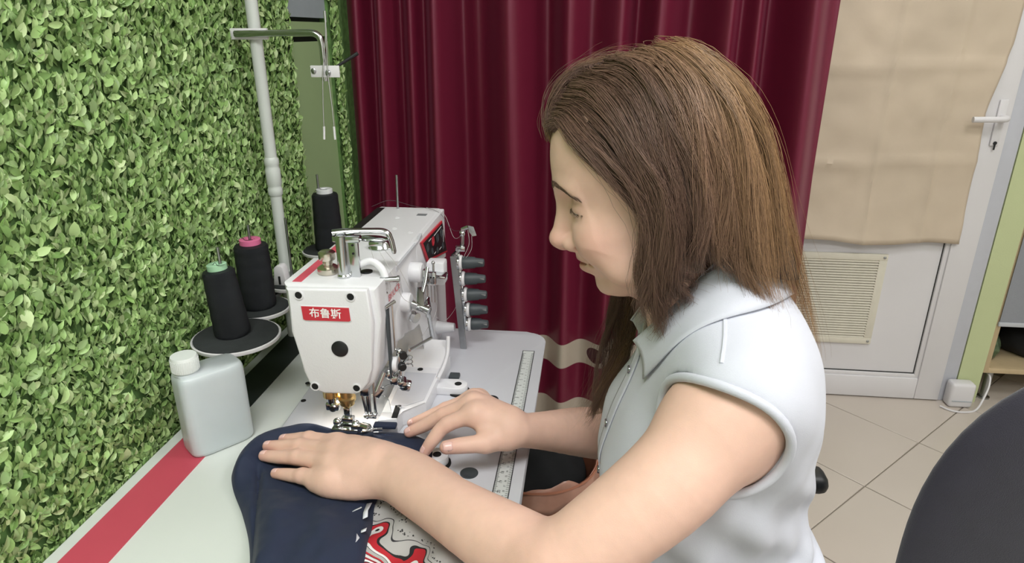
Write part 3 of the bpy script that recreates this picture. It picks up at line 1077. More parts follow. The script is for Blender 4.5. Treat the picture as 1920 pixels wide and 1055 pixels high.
# top: thread post, lever, knurled knob, sight glass
mb = MB()
mb.lathe([(0.0095, 0.0), (0.0095, 0.004), (0.0078, 0.006), (0.0078, 0.060), (0.006, 0.0615)], (-0.3265, 0.826, 1.0125), (0, 0, 1), 22)
mb.box((-0.3120, 0.829, 1.0400), (0.016, 0.006, 0.054), r=0.001)
mb.box((-0.3195, 0.830, 1.0680), (0.038, 0.014, 0.009), r=0.002)
POST = mb.build('thread_post', M_CHROME, SM)
for z in (1.0600, 1.0480):
    MB().lathe([(0.0016, 0), (0.0016, 0.0006)], (-0.3110, 0.8256, z), (0, -1, 0), 10).build('post_hole', M_HOLE, POST)
mb = MB()
mb.tube(catmull([(-0.3380, 0.826, 1.0765), (-0.3200, 0.832, 1.0775), (-0.2900, 0.840, 1.0770), (-0.2705, 0.846, 1.0745), (-0.2630, 0.846, 1.0640), (-0.2585, 0.843, 1.0440)], 30), [0.0062] * 8 + [0.0055] * 14 + [0.0050] * 7 + [0.0030], 12, flat=0.7)
mb.build('thread_lever', M_CHROME, SM)
mb = MB()
mb.ball((-0.290, 0.846, 1.0640), (0.024, 0.010, 0.0040), 22, 8)
mb.box((-0.281, 0.835, 1.0600), (0.020, 0.004, 0.006), r=0.001)
mb.build('guide_plate', M_CHROME, SM)
MB().lathe([(0.0120, 0.0), (0.0150, 0.002), (0.0150, 0.009), (0.0110, 0.012), (0.0070, 0.014), (0.0070, 0.019), (0.0110, 0.021), (0.0118, 0.023), (0.0118, 0.031), (0.0095, 0.033), (0.0001, 0.0335)], (-0.3545, 0.840, 1.0125), (0, 0, 1), 30).build('pressure_knob', mat('nickel', '#d6cfc2', rough=0.24, metal=1.0, var=0.03, vscale=90), SM)
MB().lathe([(0.0190, 0.0), (0.0190, 0.002), (0.0170, 0.004), (0.0150, 0.010), (0.0080, 0.0145), (0.0001, 0.0155)], (-0.317, 0.962, 1.0125), (0, 0, 1), 28).build('sight_glass', M_CHROME, SM)
MB().lathe([(0.0085, 0.0), (0.0085, 0.003), (0.006, 0.0035)], (-0.302, 0.848, 1.0125), (0, 0, 1), 18).build('oil_cap', M_BLACK, SM)
MB().tube(catmull([(-0.306, 0.836, 1.030), (-0.290, 0.838, 1.034), (-0.276, 0.836, 1.024), (-0.270, 0.833, 1.010)], 18), 0.0055, 12).build('hose', M_BODY, SM)
mb = MB()
mb.tube([(-0.2765, 0.828, 1.0100), (-0.2530, 0.832, 1.0110)], 0.0042, 12)
mb.lathe([(0.0052, 0.0), (0.0052, 0.003)], (-0.2535, 0.832, 1.0110), (1, 0.1, 0), 14)
mb.tube([(-0.2770, 0.826, 1.0080), (-0.2690, 0.830, 0.990)], 0.0015, 8)
mb.build('thread_eyelet', M_CHROME, SM)

# operator's side: cover strip, take-up and looper threading parts
mb = MB()
mb.box((-0.2680, 0.822, 0.918), (0.0035, 0.010, 0.110), r=0.001)
mb.build('slide_cover', M_RUBBER, SM)
mb = MB()
mb.tube([(-0.2690, 0.815, 0.974), (-0.2600, 0.833, 0.977)], 0.0030, 10)
mb.tube([(-0.2640, 0.833, 0.975), (-0.2640, 0.833, 0.900)], 0.0014, 8)
mb.build('thread_bar', M_CHROME, SM)
for (x, y, z), r, l in (((-0.2705, 0.905, 0.946), 0.015, 0.014), ((-0.2705, 0.960, 0.975), 0.016, 0.020), ((-0.2705, 0.830, 0.880), 0.011, 0.010)):
    MB().lathe([(r, 0.0), (r, l - 0.002), (r - 0.002, l), (0.0001, l)], (x, y, z), (1, 0, 0), 24).build('side_boss', M_BODY, SM)
mb = MB()
mb.tube([(-0.2550, 0.905, 0.944), (-0.2280, 0.900, 0.936)], 0.0062, 14)
mb.lathe([(0.0085, 0), (0.0085, 0.003), (0.0065, 0.004), (0.0065, 0.007), (0.0085, 0.008), (0.0085, 0.011)], (-0.2540, 0.893, 0.930), (0.9, -0.45, -0.2), 18)
mb.box((-0.2450, 0.915, 0.950), (0.012, 0.040, 0.007), r=0.0015, rot=(0.5, 0, 0.25))
mb.tube([(-0.2450, 0.900, 0.936), (-0.2420, 0.940, 0.968), (-0.2420, 0.956, 0.985)], 0.0030, 10)
mb.box((-0.2370, 0.928, 0.930), (0.006, 0.020, 0.028), r=0.0015, rot=(0.3, 0, 0))
mb.tube([(-0.2380, 0.930, 0.926), (-0.2400, 0.962, 0.862)], 0.0036, 10)
mb.tube([(-0.2400, 0.962, 0.862), (-0.2620, 0.900, 0.868)], 0.0028, 10)
mb.ball((-0.2330, 0.905, 0.938), 0.0070, 14, 8)
mb.lathe([(0.0035, 0), (0.0035, 0.004)], (-0.2360, 0.924, 0.930), (1, -0.2, 0), 12)
mb.build('take_up_linkage', M_CHROME, SM)
mb = MB()
mb.box((-0.2400, 0.985, 0.982), (0.016, 0.006, 0.020), r=0.001)
for dx in (-0.005, 0.0, 0.005):
    mb.tube([(-0.2400 + dx, 0.981, 0.970), (-0.2400 + dx, 0.981, 0.942)], 0.0009, 6)
mb.tube([(-0.2480, 0.985, 0.940), (-0.2480, 0.985, 0.998)], 0.0022, 8)
mb.box((-0.2400, 1.022, 0.9745), (0.034, 0.024, 0.005), r=0.001, rot=(0, 0.1, 0))
mb.tube([(-0.2370, 0.990, 0.985), (-0.2370, 0.990, 1.005)], 0.0018, 8)
mb.ball((-0.2370, 0.990, 1.0060), 0.0032, 10, 6)
mb.box((-0.2500, 0.975, 0.985), (0.008, 0.010, 0.030), r=0.0015)
bmesh.ops.translate(mb.bm, vec=(0.0, -0.014, -0.020), verts=mb.bm.verts)
mb.build('thread_guide', M_CHROME, SM)
for dx in (-0.005, 0.0, 0.005):
    MB().lathe([(0.0014, 0), (0.0014, 0.0006)], (-0.2400 + dx, 0.9682, 0.964), (0, -1, 0), 8).build('guide_hole', M_HOLE, SM)
MB().box((-0.2440, 1.030, 0.952), (0.030, 0.028, 0.040), r=0.003).build('guide_block', M_BODY, SM)
mb = MB()
mb.box((-0.2600, 0.838, 0.885), (0.006, 0.012, 0.026), r=0.0015)
mb.tube([(-0.2600, 0.838, 0.900), (-0.2600, 0.838, 0.852)], 0.0030, 10)
mb.ball((-0.2590, 0.836, 0.898), 0.0050, 12, 8)
mb.build('looper_post', M_CHROME, SM)
mb = MB()
mb.lathe([(0.0060, 0), (0.0060, 0.007), (0.0050, 0.008)], (-0.2560, 0.834, 0.876), (0.5, -1, 0), 14)
mb.lathe([(0.0058, 0), (0.0058, 0.006)], (-0.2540, 0.836, 0.893), (0.5, -1, 0), 14)
mb.build('looper_knob', M_BLACK, SM)
mb = MB()
mb.tube([(-0.2480 + 0.0045 * math.cos(i * 0.7), 0.848 + 0.0045 * math.sin(i * 0.7), 0.868 + 0.0008 * i) for i in range(26)], 0.0008, 6)
mb.build('spring', M_CHROME, SM)
mb = MB()
mb.tube([(-0.2950 + 0.0045 * math.cos(i * 0.7) + 0.0002 * i, 0.806 + 0.0045 * math.sin(i * 0.7), 0.866 + 0.0008 * i) for i in range(26)], 0.0008, 6)
mb.build('spring', M_CHROME, SM)
mb = MB()
mb.tube([(-0.2760, 0.812, 0.876), (-0.2860, 0.802, 0.850)], 0.0040, 10)
mb.box((-0.2650, 0.826, 0.858), (0.012, 0.014, 0.014), r=0.002)
mb.tube([(-0.2680, 0.824, 0.862), (-0.2480, 0.850, 0.886)], 0.0020, 8)
mb.lathe([(0.0065, -0.006), (0.0065, 0.006), (0.004, 0.008)], (-0.2560, 0.832, 0.850), (0.3, -1, -0.3), 16)
mb.box((-0.2520, 0.834, 0.844), (0.016, 0.014, 0.014), r=0.003, rot=(0.3, 0.3, 0.2))
mb.ball((-0.2720, 0.822, 0.868), (0.007, 0.006, 0.009), 12, 8)
mb.box((-0.2830, 0.806, 0.846), (0.008, 0.006, 0.016), r=0.001, rot=(0, 0.6, 0.2))
mb.build('looper_linkage', M_CHROME, SM)
MB().lathe([(0.0028, 0), (0.0028, 0.0008)], (-0.2505, 0.8255, 0.8430), (0.3, -1, -0.3), 10).build('screw', M_HOLE, SM)

# tension bar with five knobs
mb = MB()
mb.tube([(-0.270, 1.120, 0.806), (-0.236, 1.120, 0.808)], [0.013, 0.008], 18)
mb.build('bar_bracket', M_BODY, SM)
BAR = MB().prism([(-0.239, 0.950), (-0.226, 0.952), (-0.2130, 0.765), (-0.2250, 0.7665)], (0, 1.118, 0), (1, 0, 0), (0, 0, 1), 0.004, r=0.0008, seg=1).build('tension_bar', M_STEEL, SM)
mb = MB()
mb.box((-0.222, 1.124, 0.880), (0.012, 0.012, 0.150), r=0.002, rot=(0, -0.068, 0))
mb.tube([(-0.236, 1.124, 0.948), (-0.218, 1.124, 0.966), (-0.216, 1.124, 1.000), (-0.206, 1.124, 1.004)], 0.0042, 10)
mb.box((-0.220, 1.122, 0.965), (0.018, 0.014, 0.010), r=0.002)
mb.ball((-0.217, 1.124, 0.992), 0.0060, 12, 8)
mb.build('guide_stem', M_CHROME, BAR)
MB().prism([(-0.206, 1.008), (-0.196, 1.006), (-0.1905, 0.990), (-0.1975, 0.988), (-0.204, 0.996)], (0, 1.122, 0), (1, 0, 0), (0, 0, 1), 0.0016).build('thread_eyelet', M_CHROME, BAR)
for i, (z, x0, x1) in enumerate(((0.938, -0.217, -0.1775), (0.907, -0.213, -0.1755), (0.876, -0.2095, -0.1735), (0.846, -0.2055, -0.1725), (0.817, -0.2035, -0.1715))):
    L = x1 - x0
    K = MB().lathe([(0.0112, 0.0), (0.0118, 0.004), (0.0105, L * 0.55), (0.0090, L * 0.60), (0.0075, L * 0.96), (0.0060, L), (0.0001, L)], (x0, 1.120, z), (1, 0, 0.03), 20).build('tension_knob', M_RUBBER, SM)
    mb = MB()
    mb.lathe([(0.0135, -0.0055), (0.0145, -0.004), (0.0135, -0.001), (0.0120, 0.0)], (x0, 1.120, z), (1, 0, 0.03), 20)
    mb.build('tension_disc', M_WHITE, K)
    mb = MB()
    mb.lathe([(0.0130, -0.0095), (0.0135, -0.008), (0.0130, -0.006)], (x0, 1.120, z), (1, 0, 0.03), 20)
    mb.tube([(x0 - 0.009, 1.112, z + 0.010), (x0 - 0.004, 1.108, z + 0.012)], 0.0012, 6)
    mb.build('tension_disc', M_CHROME, K)
    MB().box((x0 + L * 0.80, 1.1135, z + 0.0030), (L * 0.34, 0.0025, 0.0032), r=0.0008).build('knob_clip', M_STEEL, K)
MB().lathe([(0.0120, 0.0), (0.0120, 0.006), (0.009, 0.010), (0.005, 0.012), (0.0001, 0.012)], (-0.262, 1.135, 0.905), (1, -0.5, 0.1), 20).build('side_knob', M_BLACK, SM)
mb = MB()
mb.tube([(-0.357, 1.205, 1.010), (-0.3555, 1.205, 1.078)], 0.0022, 8)
mb.build('rear_pin', M_STEEL, SM)
# threads
M_THREAD = mat('thread', '#4a4446', rough=0.7, var=0.0)
M_THREADW = mat('pale_thread', '#b9b6b6', rough=0.7, var=0.0)


def thread(pts, m, parent, r=0.00035, nm='thread', n=26):
    return MB().tube(catmull(pts, n), r, 5).build(nm, m, parent)


for pts, m in (([(-0.400, 1.18, 1.022), (-0.37, 1.20, 1.03), (-0.33, 1.21, 1.018), (-0.275, 1.19, 1.013), (-0.240, 1.15, 0.99), (-0.206, 1.124, 1.002)], M_THREAD),
               ([(-0.30, 1.20, 1.018), (-0.262, 1.18, 1.012), (-0.235, 1.14, 0.978), (-0.210, 1.121, 0.998)], M_THREADW),
               ([(-0.206, 1.120, 1.000), (-0.204, 1.118, 0.975), (-0.2150, 1.116, 0.948)], M_THREADW),
               ([(-0.199, 1.119, 0.990), (-0.200, 1.116, 0.965), (-0.2160, 1.116, 0.940)], M_THREADW),
               ([(-0.292, 0.838, 1.060), (-0.283, 0.835, 1.030), (-0.270, 0.832, 1.012)], M_THREADW),
               ([(-0.284, 0.838, 1.060), (-0.270, 0.836, 1.035), (-0.258, 0.833, 1.013)], M_THREADW),
               ([(-0.278, 0.838, 1.060), (-0.258, 0.855, 1.020), (-0.243, 0.890, 0.950)], M_THREADW),
               ([(-0.265, 0.832, 1.008), (-0.262, 0.833, 0.978)], M_THREADW),
               ([(-0.256, 0.832, 1.008), (-0.254, 0.86, 0.97), (-0.240, 0.900, 0.942)], M_THREADW),
               ([(-0.235, 0.981, 0.942), (-0.236, 0.975, 0.90), (-0.250, 0.93, 0.875)], M_THREADW),
               ([(-0.228, 1.118, 0.86), (-0.24, 1.13, 0.835), (-0.25, 1.10, 0.83), (-0.262, 1.08, 0.845)], M_THREADW)):
    thread(pts, m, SM)
# its own work lamp under the arm
LAMP = MB().lathe([(0.010, 0.0), (0.010, 0.004), (0.007, 0.006)], (-0.345, 0.845, 0.8480), (0, 0, -1), 18).build('work_lamp', M_WHITE, SM)
_l = area_light('work_lamp_light', (-0.345, 0.838, 0.8395), 0.016, 0.016, 0.17, (1.0, 0.93, 0.80), (-0.325, 0.792, 0.79))
_l.parent = SM
_l.location = Vector(_l.location) - SM.location
# ================================================================== thread stand
M_STANDW = mat('stand_enamel', '#c3c8c4', rough=0.35, var=0.02)
M_PAD = mat('foam_pad', '#2b2f30', rough=0.9, var=0.12, vscale=80, bump=0.3, bscale=900)
PX, PY = -0.572, 1.150
ST = empty('thread_stand', (PX, PY, TZ), 'white thread stand with a tall pole and round spool trays behind the machine', 'thread stand')
mb = MB()
mb.lathe([(0.0105, 0.0), (0.0105, 0.75)], (PX, PY, TZ), (0, 0, 1), 22)
mb.build('pole', M_STANDW, ST)
mb = MB()
mb.lathe([(0.0106, 0.0), (0.0132, 0.004), (0.0132, 0.014), (0.0120, 0.016), (0.0120, 0.020), (0.0134, 0.023), (0.0134, 0.050), (0.0120, 0.053), (0.0120, 0.057), (0.0130, 0.060), (0.0130, 0.068), (0.0106, 0.072)], (PX, PY, 1.045), (0, 0, 1), 22)
mb.build('pole_coupling', M_STANDW, ST)
TRZ = 0.884
trays = [(-0.535, 0.886, 0.0665), (-0.553, 1.000, 0.052), (-0.563, 1.325, 0.048), (-0.550, 1.130, 0.050)]
mb = MB()
mb.lathe([(0.026, 0.0), (0.026, 0.012), (0.018, 0.016)], (PX, PY, TRZ - 0.020), (0, 0, 1), 24)
for x, y, r in trays:
    mb.tube([(PX, PY, TRZ - 0.012), (x, y, TRZ - 0.012)], 0.0065, 10, flat=0.6)
mb.box((PX + 0.012, PY - 0.015, TRZ + 0.012), (0.050, 0.045, 0.003), r=0.001)
mb.build('tray_arms', M_STEEL, ST)
for i, (x, y, r) in enumerate(trays):
    t = MB().lathe([(r - 0.004, -0.006), (r - 0.001, -0.005), (r, -0.003), (r, 0.0005), (r - 0.002, 0.0015), (r - 0.003, 0.0005)], (x, y, TRZ), (0, 0, 1), 44).build('spool_tray', M_WHITE, ST)
    MB().lathe([(r - 0.0035, -0.001), (r - 0.0035, 0.0022), (r - 0.005, 0.0032), (0.0001, 0.0034)], (x, y, TRZ), (0, 0, 1), 44).build('foam_pad', M_PAD, t)
    hgt = (0.146, 0.148, 0.166, 0.125)[i]
    MB().tube([(x - (0.006 if i == 0 else 0), y, TRZ), (x - (0.008 if i == 0 else 0), y, TRZ + hgt)], 0.0024, 10).build('spool_pin', M_STEEL, t)
hx, hy = trays[3][0] - 0.010, trays[3][1] - 0.022
mb = MB()
mb.prism([(-0.0125, 0.0), (0.0125, 0.0), (0.0085, 0.034), (0.004, 0.038), (-0.004, 0.038), (-0.0085, 0.034)], (hx, hy - 0.010, TRZ + 0.003), (1, 0, 0), (0, 0, 1), -0.020, r=0.001)
hold = mb.build('cone_holder', M_WHITE, ST)
MB().box((hx, hy - 0.0102, TRZ + 0.013), (0.004, 0.0012, 0.016)).build('holder_slot', M_HOLE, hold)
mb = MB()
mb.box((PX - 0.004, PY - 0.014, 1.327), (0.066, 0.006, 0.018), r=0.001)
mb.build('clamp_plate', M_WHITE, ST)
ay_ = PY - 0.020
mb = MB()
mb.tube(catmull([(-0.598, ay_, 1.327), (-0.54, ay_, 1.328), (-0.475, ay_, 1.329), (-0.455, ay_, 1.326), (-0.448, ay_, 1.314), (-0.447, ay_, 1.29), (-0.448, ay_, 1.252)], 36), 0.0055, 12)
mb.build('guide_arm', M_CHROME, ST)
b = MB().box((-0.443, ay_ - 0.008, 1.268), (0.050, 0.004, 0.019), r=0.001).build('guide_bracket', M_WHITE, ST)
MB().lathe([(0.0045, 0), (0.0045, 0.002), (0.003, 0.003)], (-0.462, ay_ - 0.010, 1.269), (0, -1, 0), 14).build('screw', M_STEEL, b)
MB().lathe([(0.0048, 0), (0.0048, 0.003), (0.003, 0.005)], (-0.437, ay_ - 0.010, 1.266), (0, -1, 0), 14).build('screw', M_STEEL, b)
mb = MB()
wy = ay_ - 0.014
mb.tube(catmull([(-0.4535, wy, 1.158), (-0.4500, wy, 1.215), (-0.4445, wy, 1.27), (-0.4350, wy, 1.320), (-0.4325, wy, 1.352)], 20), 0.0011, 8)
mb.tube(catmull([(-0.4345, wy, 1.158), (-0.4345, wy, 1.205), (-0.4365, wy, 1.27), (-0.4335, wy, 1.315), (-0.4318, wy, 1.352)], 20), 0.0011, 8)
mb.tube([(-0.4322, wy, 1.345), (-0.4320, wy, 1.362)], 0.0022, 8)
mb.build('thread_hook', M_CHROME, ST)
mb = MB()
mb.tube([(-0.4540, wy, 1.156), (-0.4520, wy, 1.178)], 0.0019, 8)
mb.tube([(-0.4345, wy, 1.156), (-0.4345, wy, 1.178)], 0.0019, 8)
mb.build('hook_tip', M_WHITE, ST)
mb = MB()
mb.tube([(-0.430, ay_ - 0.006, 1.272), (-0.388, ay_ + 0.004, 1.297)], [0.0022, 0.0030], 8)
mb.build('side_rod', M_BLACK, ST)

# spools of thread on the stand
M_SPOOL = mat('black_thread', '#14171d', rough=0.55, var=0.25, vscale=14, bump=0.6, bscale=1400, stretch=(0.3, 0.3, 6), spec=0.4)


def spool(x, y, h, r0, r1, label, core_col, lean=0.0):
    z0 = TRZ + 0.0034
    o = empty('thread_spool', (x, y, z0), label, 'thread spool', 'black thread spools on the stand')
    prof = [(r0 * 0.93, 0.0), (r0, 0.004)]
    for i in range(25):
        t = i / 24.0
        prof.append((r0 + (r1 - r0) * t + 0.0003 * math.sin(i * 1.1), 0.006 + (h - 0.012) * t))
    prof += [(r1 * 0.93, h - 0.002), (r1 * 0.6, h)]
    ax = (lean, 0, 1)
    MB().lathe(prof, (x, y, z0), ax, 40).build('thread_winding', M_SPOOL, o)
    MB().lathe([(r1 * 0.62, h - 0.012), (r1 * 0.62, h + 0.008), (r1 * 0.55, h + 0.009), (r1 * 0.30, h + 0.0085), (r1 * 0.20, h + 0.004)], (x, y, z0), ax, 30).build('cone_core', mat('core_' + core_col[1:], core_col, rough=0.5, var=0.03), o)
    MB().tube(catmull([(x + r1 * 0.3, y - r1 * 0.2, z0 + h + 0.009), (x, y - r1 * 0.5, z0 + h + 0.010), (x - r1 * 0.5, y, z0 + h + 0.0095), (x - r1 * 0.9, y - 0.003, z0 + h - 0.002)], 18), 0.0004, 5).build('thread_end', M_SPOOL, o)
    return o


spool(-0.541, 0.888, 0.107, 0.0270, 0.0235, 'black thread spool with a mint green core on the nearest tray', '#9fc9a6', lean=-0.08)
spool(-0.553, 1.000, 0.112, 0.0285, 0.0275, 'black thread spool with a pink core on the second tray', '#cf6a92')
spool(-0.550, 1.325, 0.124, 0.0305, 0.0270, 'black thread spool with a white core on the farthest tray', '#d6d8da')

# ================================================================== oil bottle
M_HDPE = mat('milky_plastic', '#c2cacd', rough=0.35, var=0.02, sss=0.0)
_b = M_HDPE.node_tree.nodes['Principled BSDF']
_b.inputs['Transmission Weight'].default_value = 0.0
_b.inputs['Subsurface Weight'].default_value = 0.6
_b.inputs['Subsurface Radius'].default_value = (0.03, 0.032, 0.034)
_b.inputs['Subsurface Scale'].default_value = 0.5
bc = Vector((-0.5255, 0.783, TZ + 0.0015))
BOT = empty('plastic_bottle', tuple(bc), 'milky white square plastic bottle standing on the red stripe beside the leaf wall', 'bottle')
Mb = Matrix.Translation(bc) @ Matrix.Rotation(math.radians(50.8), 4, 'Z')
ring_n = 48
secs = [(0.0, 0.93), (0.002, 0.97), (0.006, 1.0), (0.060, 1.0), (0.112, 1.0), (0.118, 0.985), (0.1225, 0.94), (0.1245, 0.88)]


def sq(a, hx_, hy_, e=5.0):
    c, s2 = math.cos(a), math.sin(a)
    k = (abs(c) ** e + abs(s2) ** e) ** (-1.0 / e)
    return hx_ * c * k, hy_ * s2 * k


rings = []
mb = MB()
for z, f in secs:
    rings.append([mb.bm.verts.new(Mb @ Vector((*sq(2 * PI * j / ring_n, 0.0455 - 0.0455 * (1 - f) * 0.8, 0.0265 - 0.0265 * (1 - f)), z))) for j in range(ring_n)])
nk = [(0.0170, 0.1255), (0.0155, 0.128), (0.0150, 0.136)]
for r, z in nk:
    rings.append([mb.bm.verts.new(Mb @ Vector((-0.0275 + r * math.cos(2 * PI * j / ring_n), r * math.sin(2 * PI * j / ring_n), z))) for j in range(ring_n)])
for i in range(len(rings) - 1):
    for j in range(ring_n):
        mb.bm.faces.new((rings[i][j], rings[i][(j + 1) % ring_n], rings[i + 1][(j + 1) % ring_n], rings[i + 1][j]))
mb.bm.faces.new(rings[0][::-1])
mb.bm.faces.new(rings[-1])
mb.build('bottle_body', M_HDPE, BOT, angle=60)
cp = Mb @ Vector((-0.0275, 0, 0.129))
prof = [(0.0172, 0.0), (0.0178, 0.001)] + [(0.0178, 0.020), (0.0168, 0.0225), (0.0001, 0.0228)]
mb = MB().lathe(prof, cp, (0, 0, 1), 40)
for j in range(40):
    a = 2 * PI * j / 40
    mb.box((cp.x + 0.0178 * math.cos(a), cp.y + 0.0178 * math.sin(a), cp.z + 0.010), (0.0012, 0.0010, 0.017), rot=(0, 0, a))
mb.build('cap', mat('cap_plastic', '#dfe4e2', rough=0.4, var=0.0), BOT)

# ================================================================== the garment being sewn
M_NAVY = mat('navy_cloth', '#18233d', rough=0.75, var=0.06, vscale=25, bump=0.25, bscale=1600, sheen=0.06)
GAR = empty('garment', (-0.33, 0.66, ZP), 'navy blue garment with a red printed panel lying under the presser foot', 'garment')


def cloth_patch(outline, center, hfun, name, m, parent, nt_=200, nr=56):
    pts = np.array(outline + outline[:3])
    cur = catmull(pts, nt_ + 1)
    # close the loop smoothly
    k0 = int(nt_ * 1.0 / (len(pts) - 1))
    loop = catmull(np.array([outline[-1]] + outline + outline[:2]), (len(outline) + 2) * 20 + 1)
    loop = loop[20:20 * (len(outline) + 1)]
    n = len(loop)
    c = np.array(center)
    V = []
    for j in range(nr):
        q = 1 - (1 - j / (nr - 1.0)) ** 1.6
        for i in range(n):
            p = c + (loop[i] - c) * q
            dist = np.linalg.norm(loop[i] - c) * (1 - q)
            V.append((p[0], p[1], hfun(p[0], p[1], dist)))
    for i in range(n):
        p = c + (loop[i] - c) * 0.985
        V.append((p[0], p[1], ZP + 0.0004))
    F = []
    for j in range(nr):
        for i in range(n):
            F.append((j * n + i, j * n + (i + 1) % n, (j + 1) * n + (i + 1) % n, (j + 1) * n + i))
    return link(name, np_mesh(name, V, F, m, True), None, parent)


def h_navy(x, y, d):
    edge = 1 - math.exp(-d / 0.010)
    h = 0.0135 * edge + 0.0035
    # a soft roll along the outer left side
    h += 0.020 * math.exp(-((x + 0.445 + 0.35 * max(0, 0.70 - y)) / 0.018) ** 2) * math.exp(-((y - 0.71) / 0.09) ** 2) * (0.35 + 0.65 * edge)
    h += 0.010 * math.exp(-((x + 0.40) / 0.05) ** 2 - ((y - 0.80) / 0.022) ** 2) * edge
    h += 0.0065 * math.exp(-((x + 0.235) / 0.035) ** 2 - ((y - 0.785) / 0.04) ** 2) * edge
    # the edge of the upper layer of cloth
    xl = -0.420 + (0.700 - y) * 0.43
    h -= 0.0075 * math.exp(-((x - xl) / 0.0045) ** 2) * min(1.0, max(0.0, (0.705 - y) / 0.02)) * edge
    h += 0.0035 * edge * (1.0 if x > xl else 0.0) * min(1.0, max(0.0, (0.705 - y) / 0.02))
    # folds in the part hanging towards the camera
    w = min(1.0, max(0.0, (0.655 - y) / 0.05))
    h += w * edge * (0.010 + 0.008 * mnoise.noise(((x + 0.45 * y) * 26, (y - 0.3 * x) * 6, 0.7)) + 0.004 * mnoise.noise((x * 40, y * 22, 5.0)))
    h += 0.0012 * mnoise.noise((x * 60, y * 60, 0)) * edge
    # under the foot the cloth lies flat
    return ZP + h


nav = [(-0.460, 0.700), (-0.443, 0.668), (-0.406, 0.622), (-0.372, 0.572), (-0.348, 0.520), (-0.333, 0.455), (-0.275, 0.430), (-0.235, 0.460), (-0.226, 0.520), (-0.228, 0.570), (-0.240, 0.625),
       (-0.236, 0.660), (-0.202, 0.695), (-0.186, 0.740), (-0.192, 0.778), (-0.215, 0.802), (-0.255, 0.8145), (-0.300, 0.8150), (-0.350, 0.812), (-0.400, 0.818), (-0.438, 0.800), (-0.464, 0.764), (-0.468, 0.730)]
cloth_patch(nav, (-0.325, 0.660), h_navy, 'navy_cloth', M_NAVY, GAR)
# stitched seam and hem fold near the foot
mb = MB()
for i in range(22):
    t = i / 22.0
    p = catmull([(-0.285, 0.797), (-0.255, 0.790), (-0.228, 0.777), (-0.214, 0.755)], 23)
    a, b2 = p[i], p[i + 1]
    za = h_navy(a[0], a[1], 0.02) + 0.0004
    mb.tube([(a[0], a[1], za), (a[0] * 0.4 + b2[0] * 0.6, a[1] * 0.4 + b2[1] * 0.6, za + 0.0003)], 0.0005, 5)
o = mb.build('stitching', mat('seam_thread', '#3c4a6c', rough=0.7, var=0.0), GAR)
o['kind'] = 'stuff'
MB().box((-0.279, 0.8085, ZP + 0.0235), (0.034, 0.013, 0.006), r=0.002, rot=(0, 0, 0.06)).build('waistband', M_NAVY, GAR)

# printed panel
M_PRINT = bpy.data.materials.new('printed_cloth')
M_PRINT.use_nodes = True
nt = M_PRINT.node_tree
b = nt.nodes['Principled BSDF']
b.inputs['Roughness'].default_value = 0.75
tc = nt.nodes.new('ShaderNodeNewGeometry')
mp = nt.nodes.new('ShaderNodeMapping')
mp.inputs['Rotation'].default_value = (0, 0, math.radians(38))
nt.links.new(tc.outputs['Position'], mp.inputs['Vector'])
nz = nt.nodes.new('ShaderNodeTexNoise')
nz.inputs['Scale'].default_value = 26
nz.inputs['Detail'].default_value = 0.6
nt.links.new(mp.outputs['Vector'], nz.inputs['Vector'])
sep2 = nt.nodes.new('ShaderNodeSeparateXYZ')
nt.links.new(mp.outputs['Vector'], sep2.inputs[0])


def mnode(op, a, b2=None):
    nd = nt.nodes.new('ShaderNodeMath')
    nd.operation = op
    for k, val in enumerate((a, b2)):
        if val is None:
            continue
        if isinstance(val, (int, float)):
            nd.inputs[k].default_value = val
        else:
            nt.links.new(val, nd.inputs[k])
    return nd.outputs[0]


# distance from the upper edge of the panel, waved by the noise
tpos = mnode('ADD', mnode('MULTIPLY', sep2.outputs['Y'], -9.5), mnode('MULTIPLY', nz.outputs['Fac'], 1.0))
tpos = mnode('ADD', tpos, 3.50 - 0.40)
rp = nt.nodes.new('ShaderNodeValToRGB')
rp.color_ramp.interpolation = 'CONSTANT'
els = [(0.0, '#a8a6a5'), (0.24, '#26242a'), (0.255, '#adabaa'), (0.33, '#1b1a1e'), (0.36, '#b51f2c'), (0.47, '#dedcdc'), (0.52, '#1b1a1e'), (0.535, '#a9a8a6'), (0.61, '#b51f2c'), (0.65, '#1b1a1e'), (0.665, '#cfcdcc'),
       (0.73, '#8f1c2a'), (0.77, '#e4e2e2'), (0.81, '#1b1a1e'), (0.83, '#c22733'), (0.90, '#d8d6d6'), (0.95, '#1b1a1e')]
while len(rp.color_ramp.elements) < len(els):
    rp.color_ramp.elements.new(0.5)
for e, (ps, c) in zip(rp.color_ramp.elements, els):
    e.position = ps
    e.color = lin(c)
nt.links.new(tpos, rp.inputs['Fac'])
# small dark scribbles along the upper grey band
n3 = nt.nodes.new('ShaderNodeTexVoronoi')
n3.inputs['Scale'].default_value = 300
nt.links.new(mp.outputs['Vector'], n3.inputs['Vector'])
scr = mnode('MULTIPLY', mnode('LESS_THAN', n3.outputs['Distance'], 0.34), mnode('MULTIPLY', mnode('GREATER_THAN', tpos, 0.07), mnode('LESS_THAN', tpos, 0.17)))
mxp = nt.nodes.new('ShaderNodeMix')
mxp.data_type = 'RGBA'
nt.links.new(scr, mxp.inputs[0])
nt.links.new(rp.outputs['Color'], mxp.inputs[6])
mxp.inputs[7].default_value = lin('#2b2a2e')
nt.links.new(mxp.outputs[2], b.inputs['Base Color'])


def h_print(x, y, d):
    edge = 1 - math.exp(-d / 0.008)
    return ZP + 0.003 + edge * (0.010 + 0.005 * math.sin(60 * (x - y)) + 0.004 * math.sin(45 * (x + y) + 1) + 0.0015 * mnoise.noise((x * 50, y * 50, 3)))


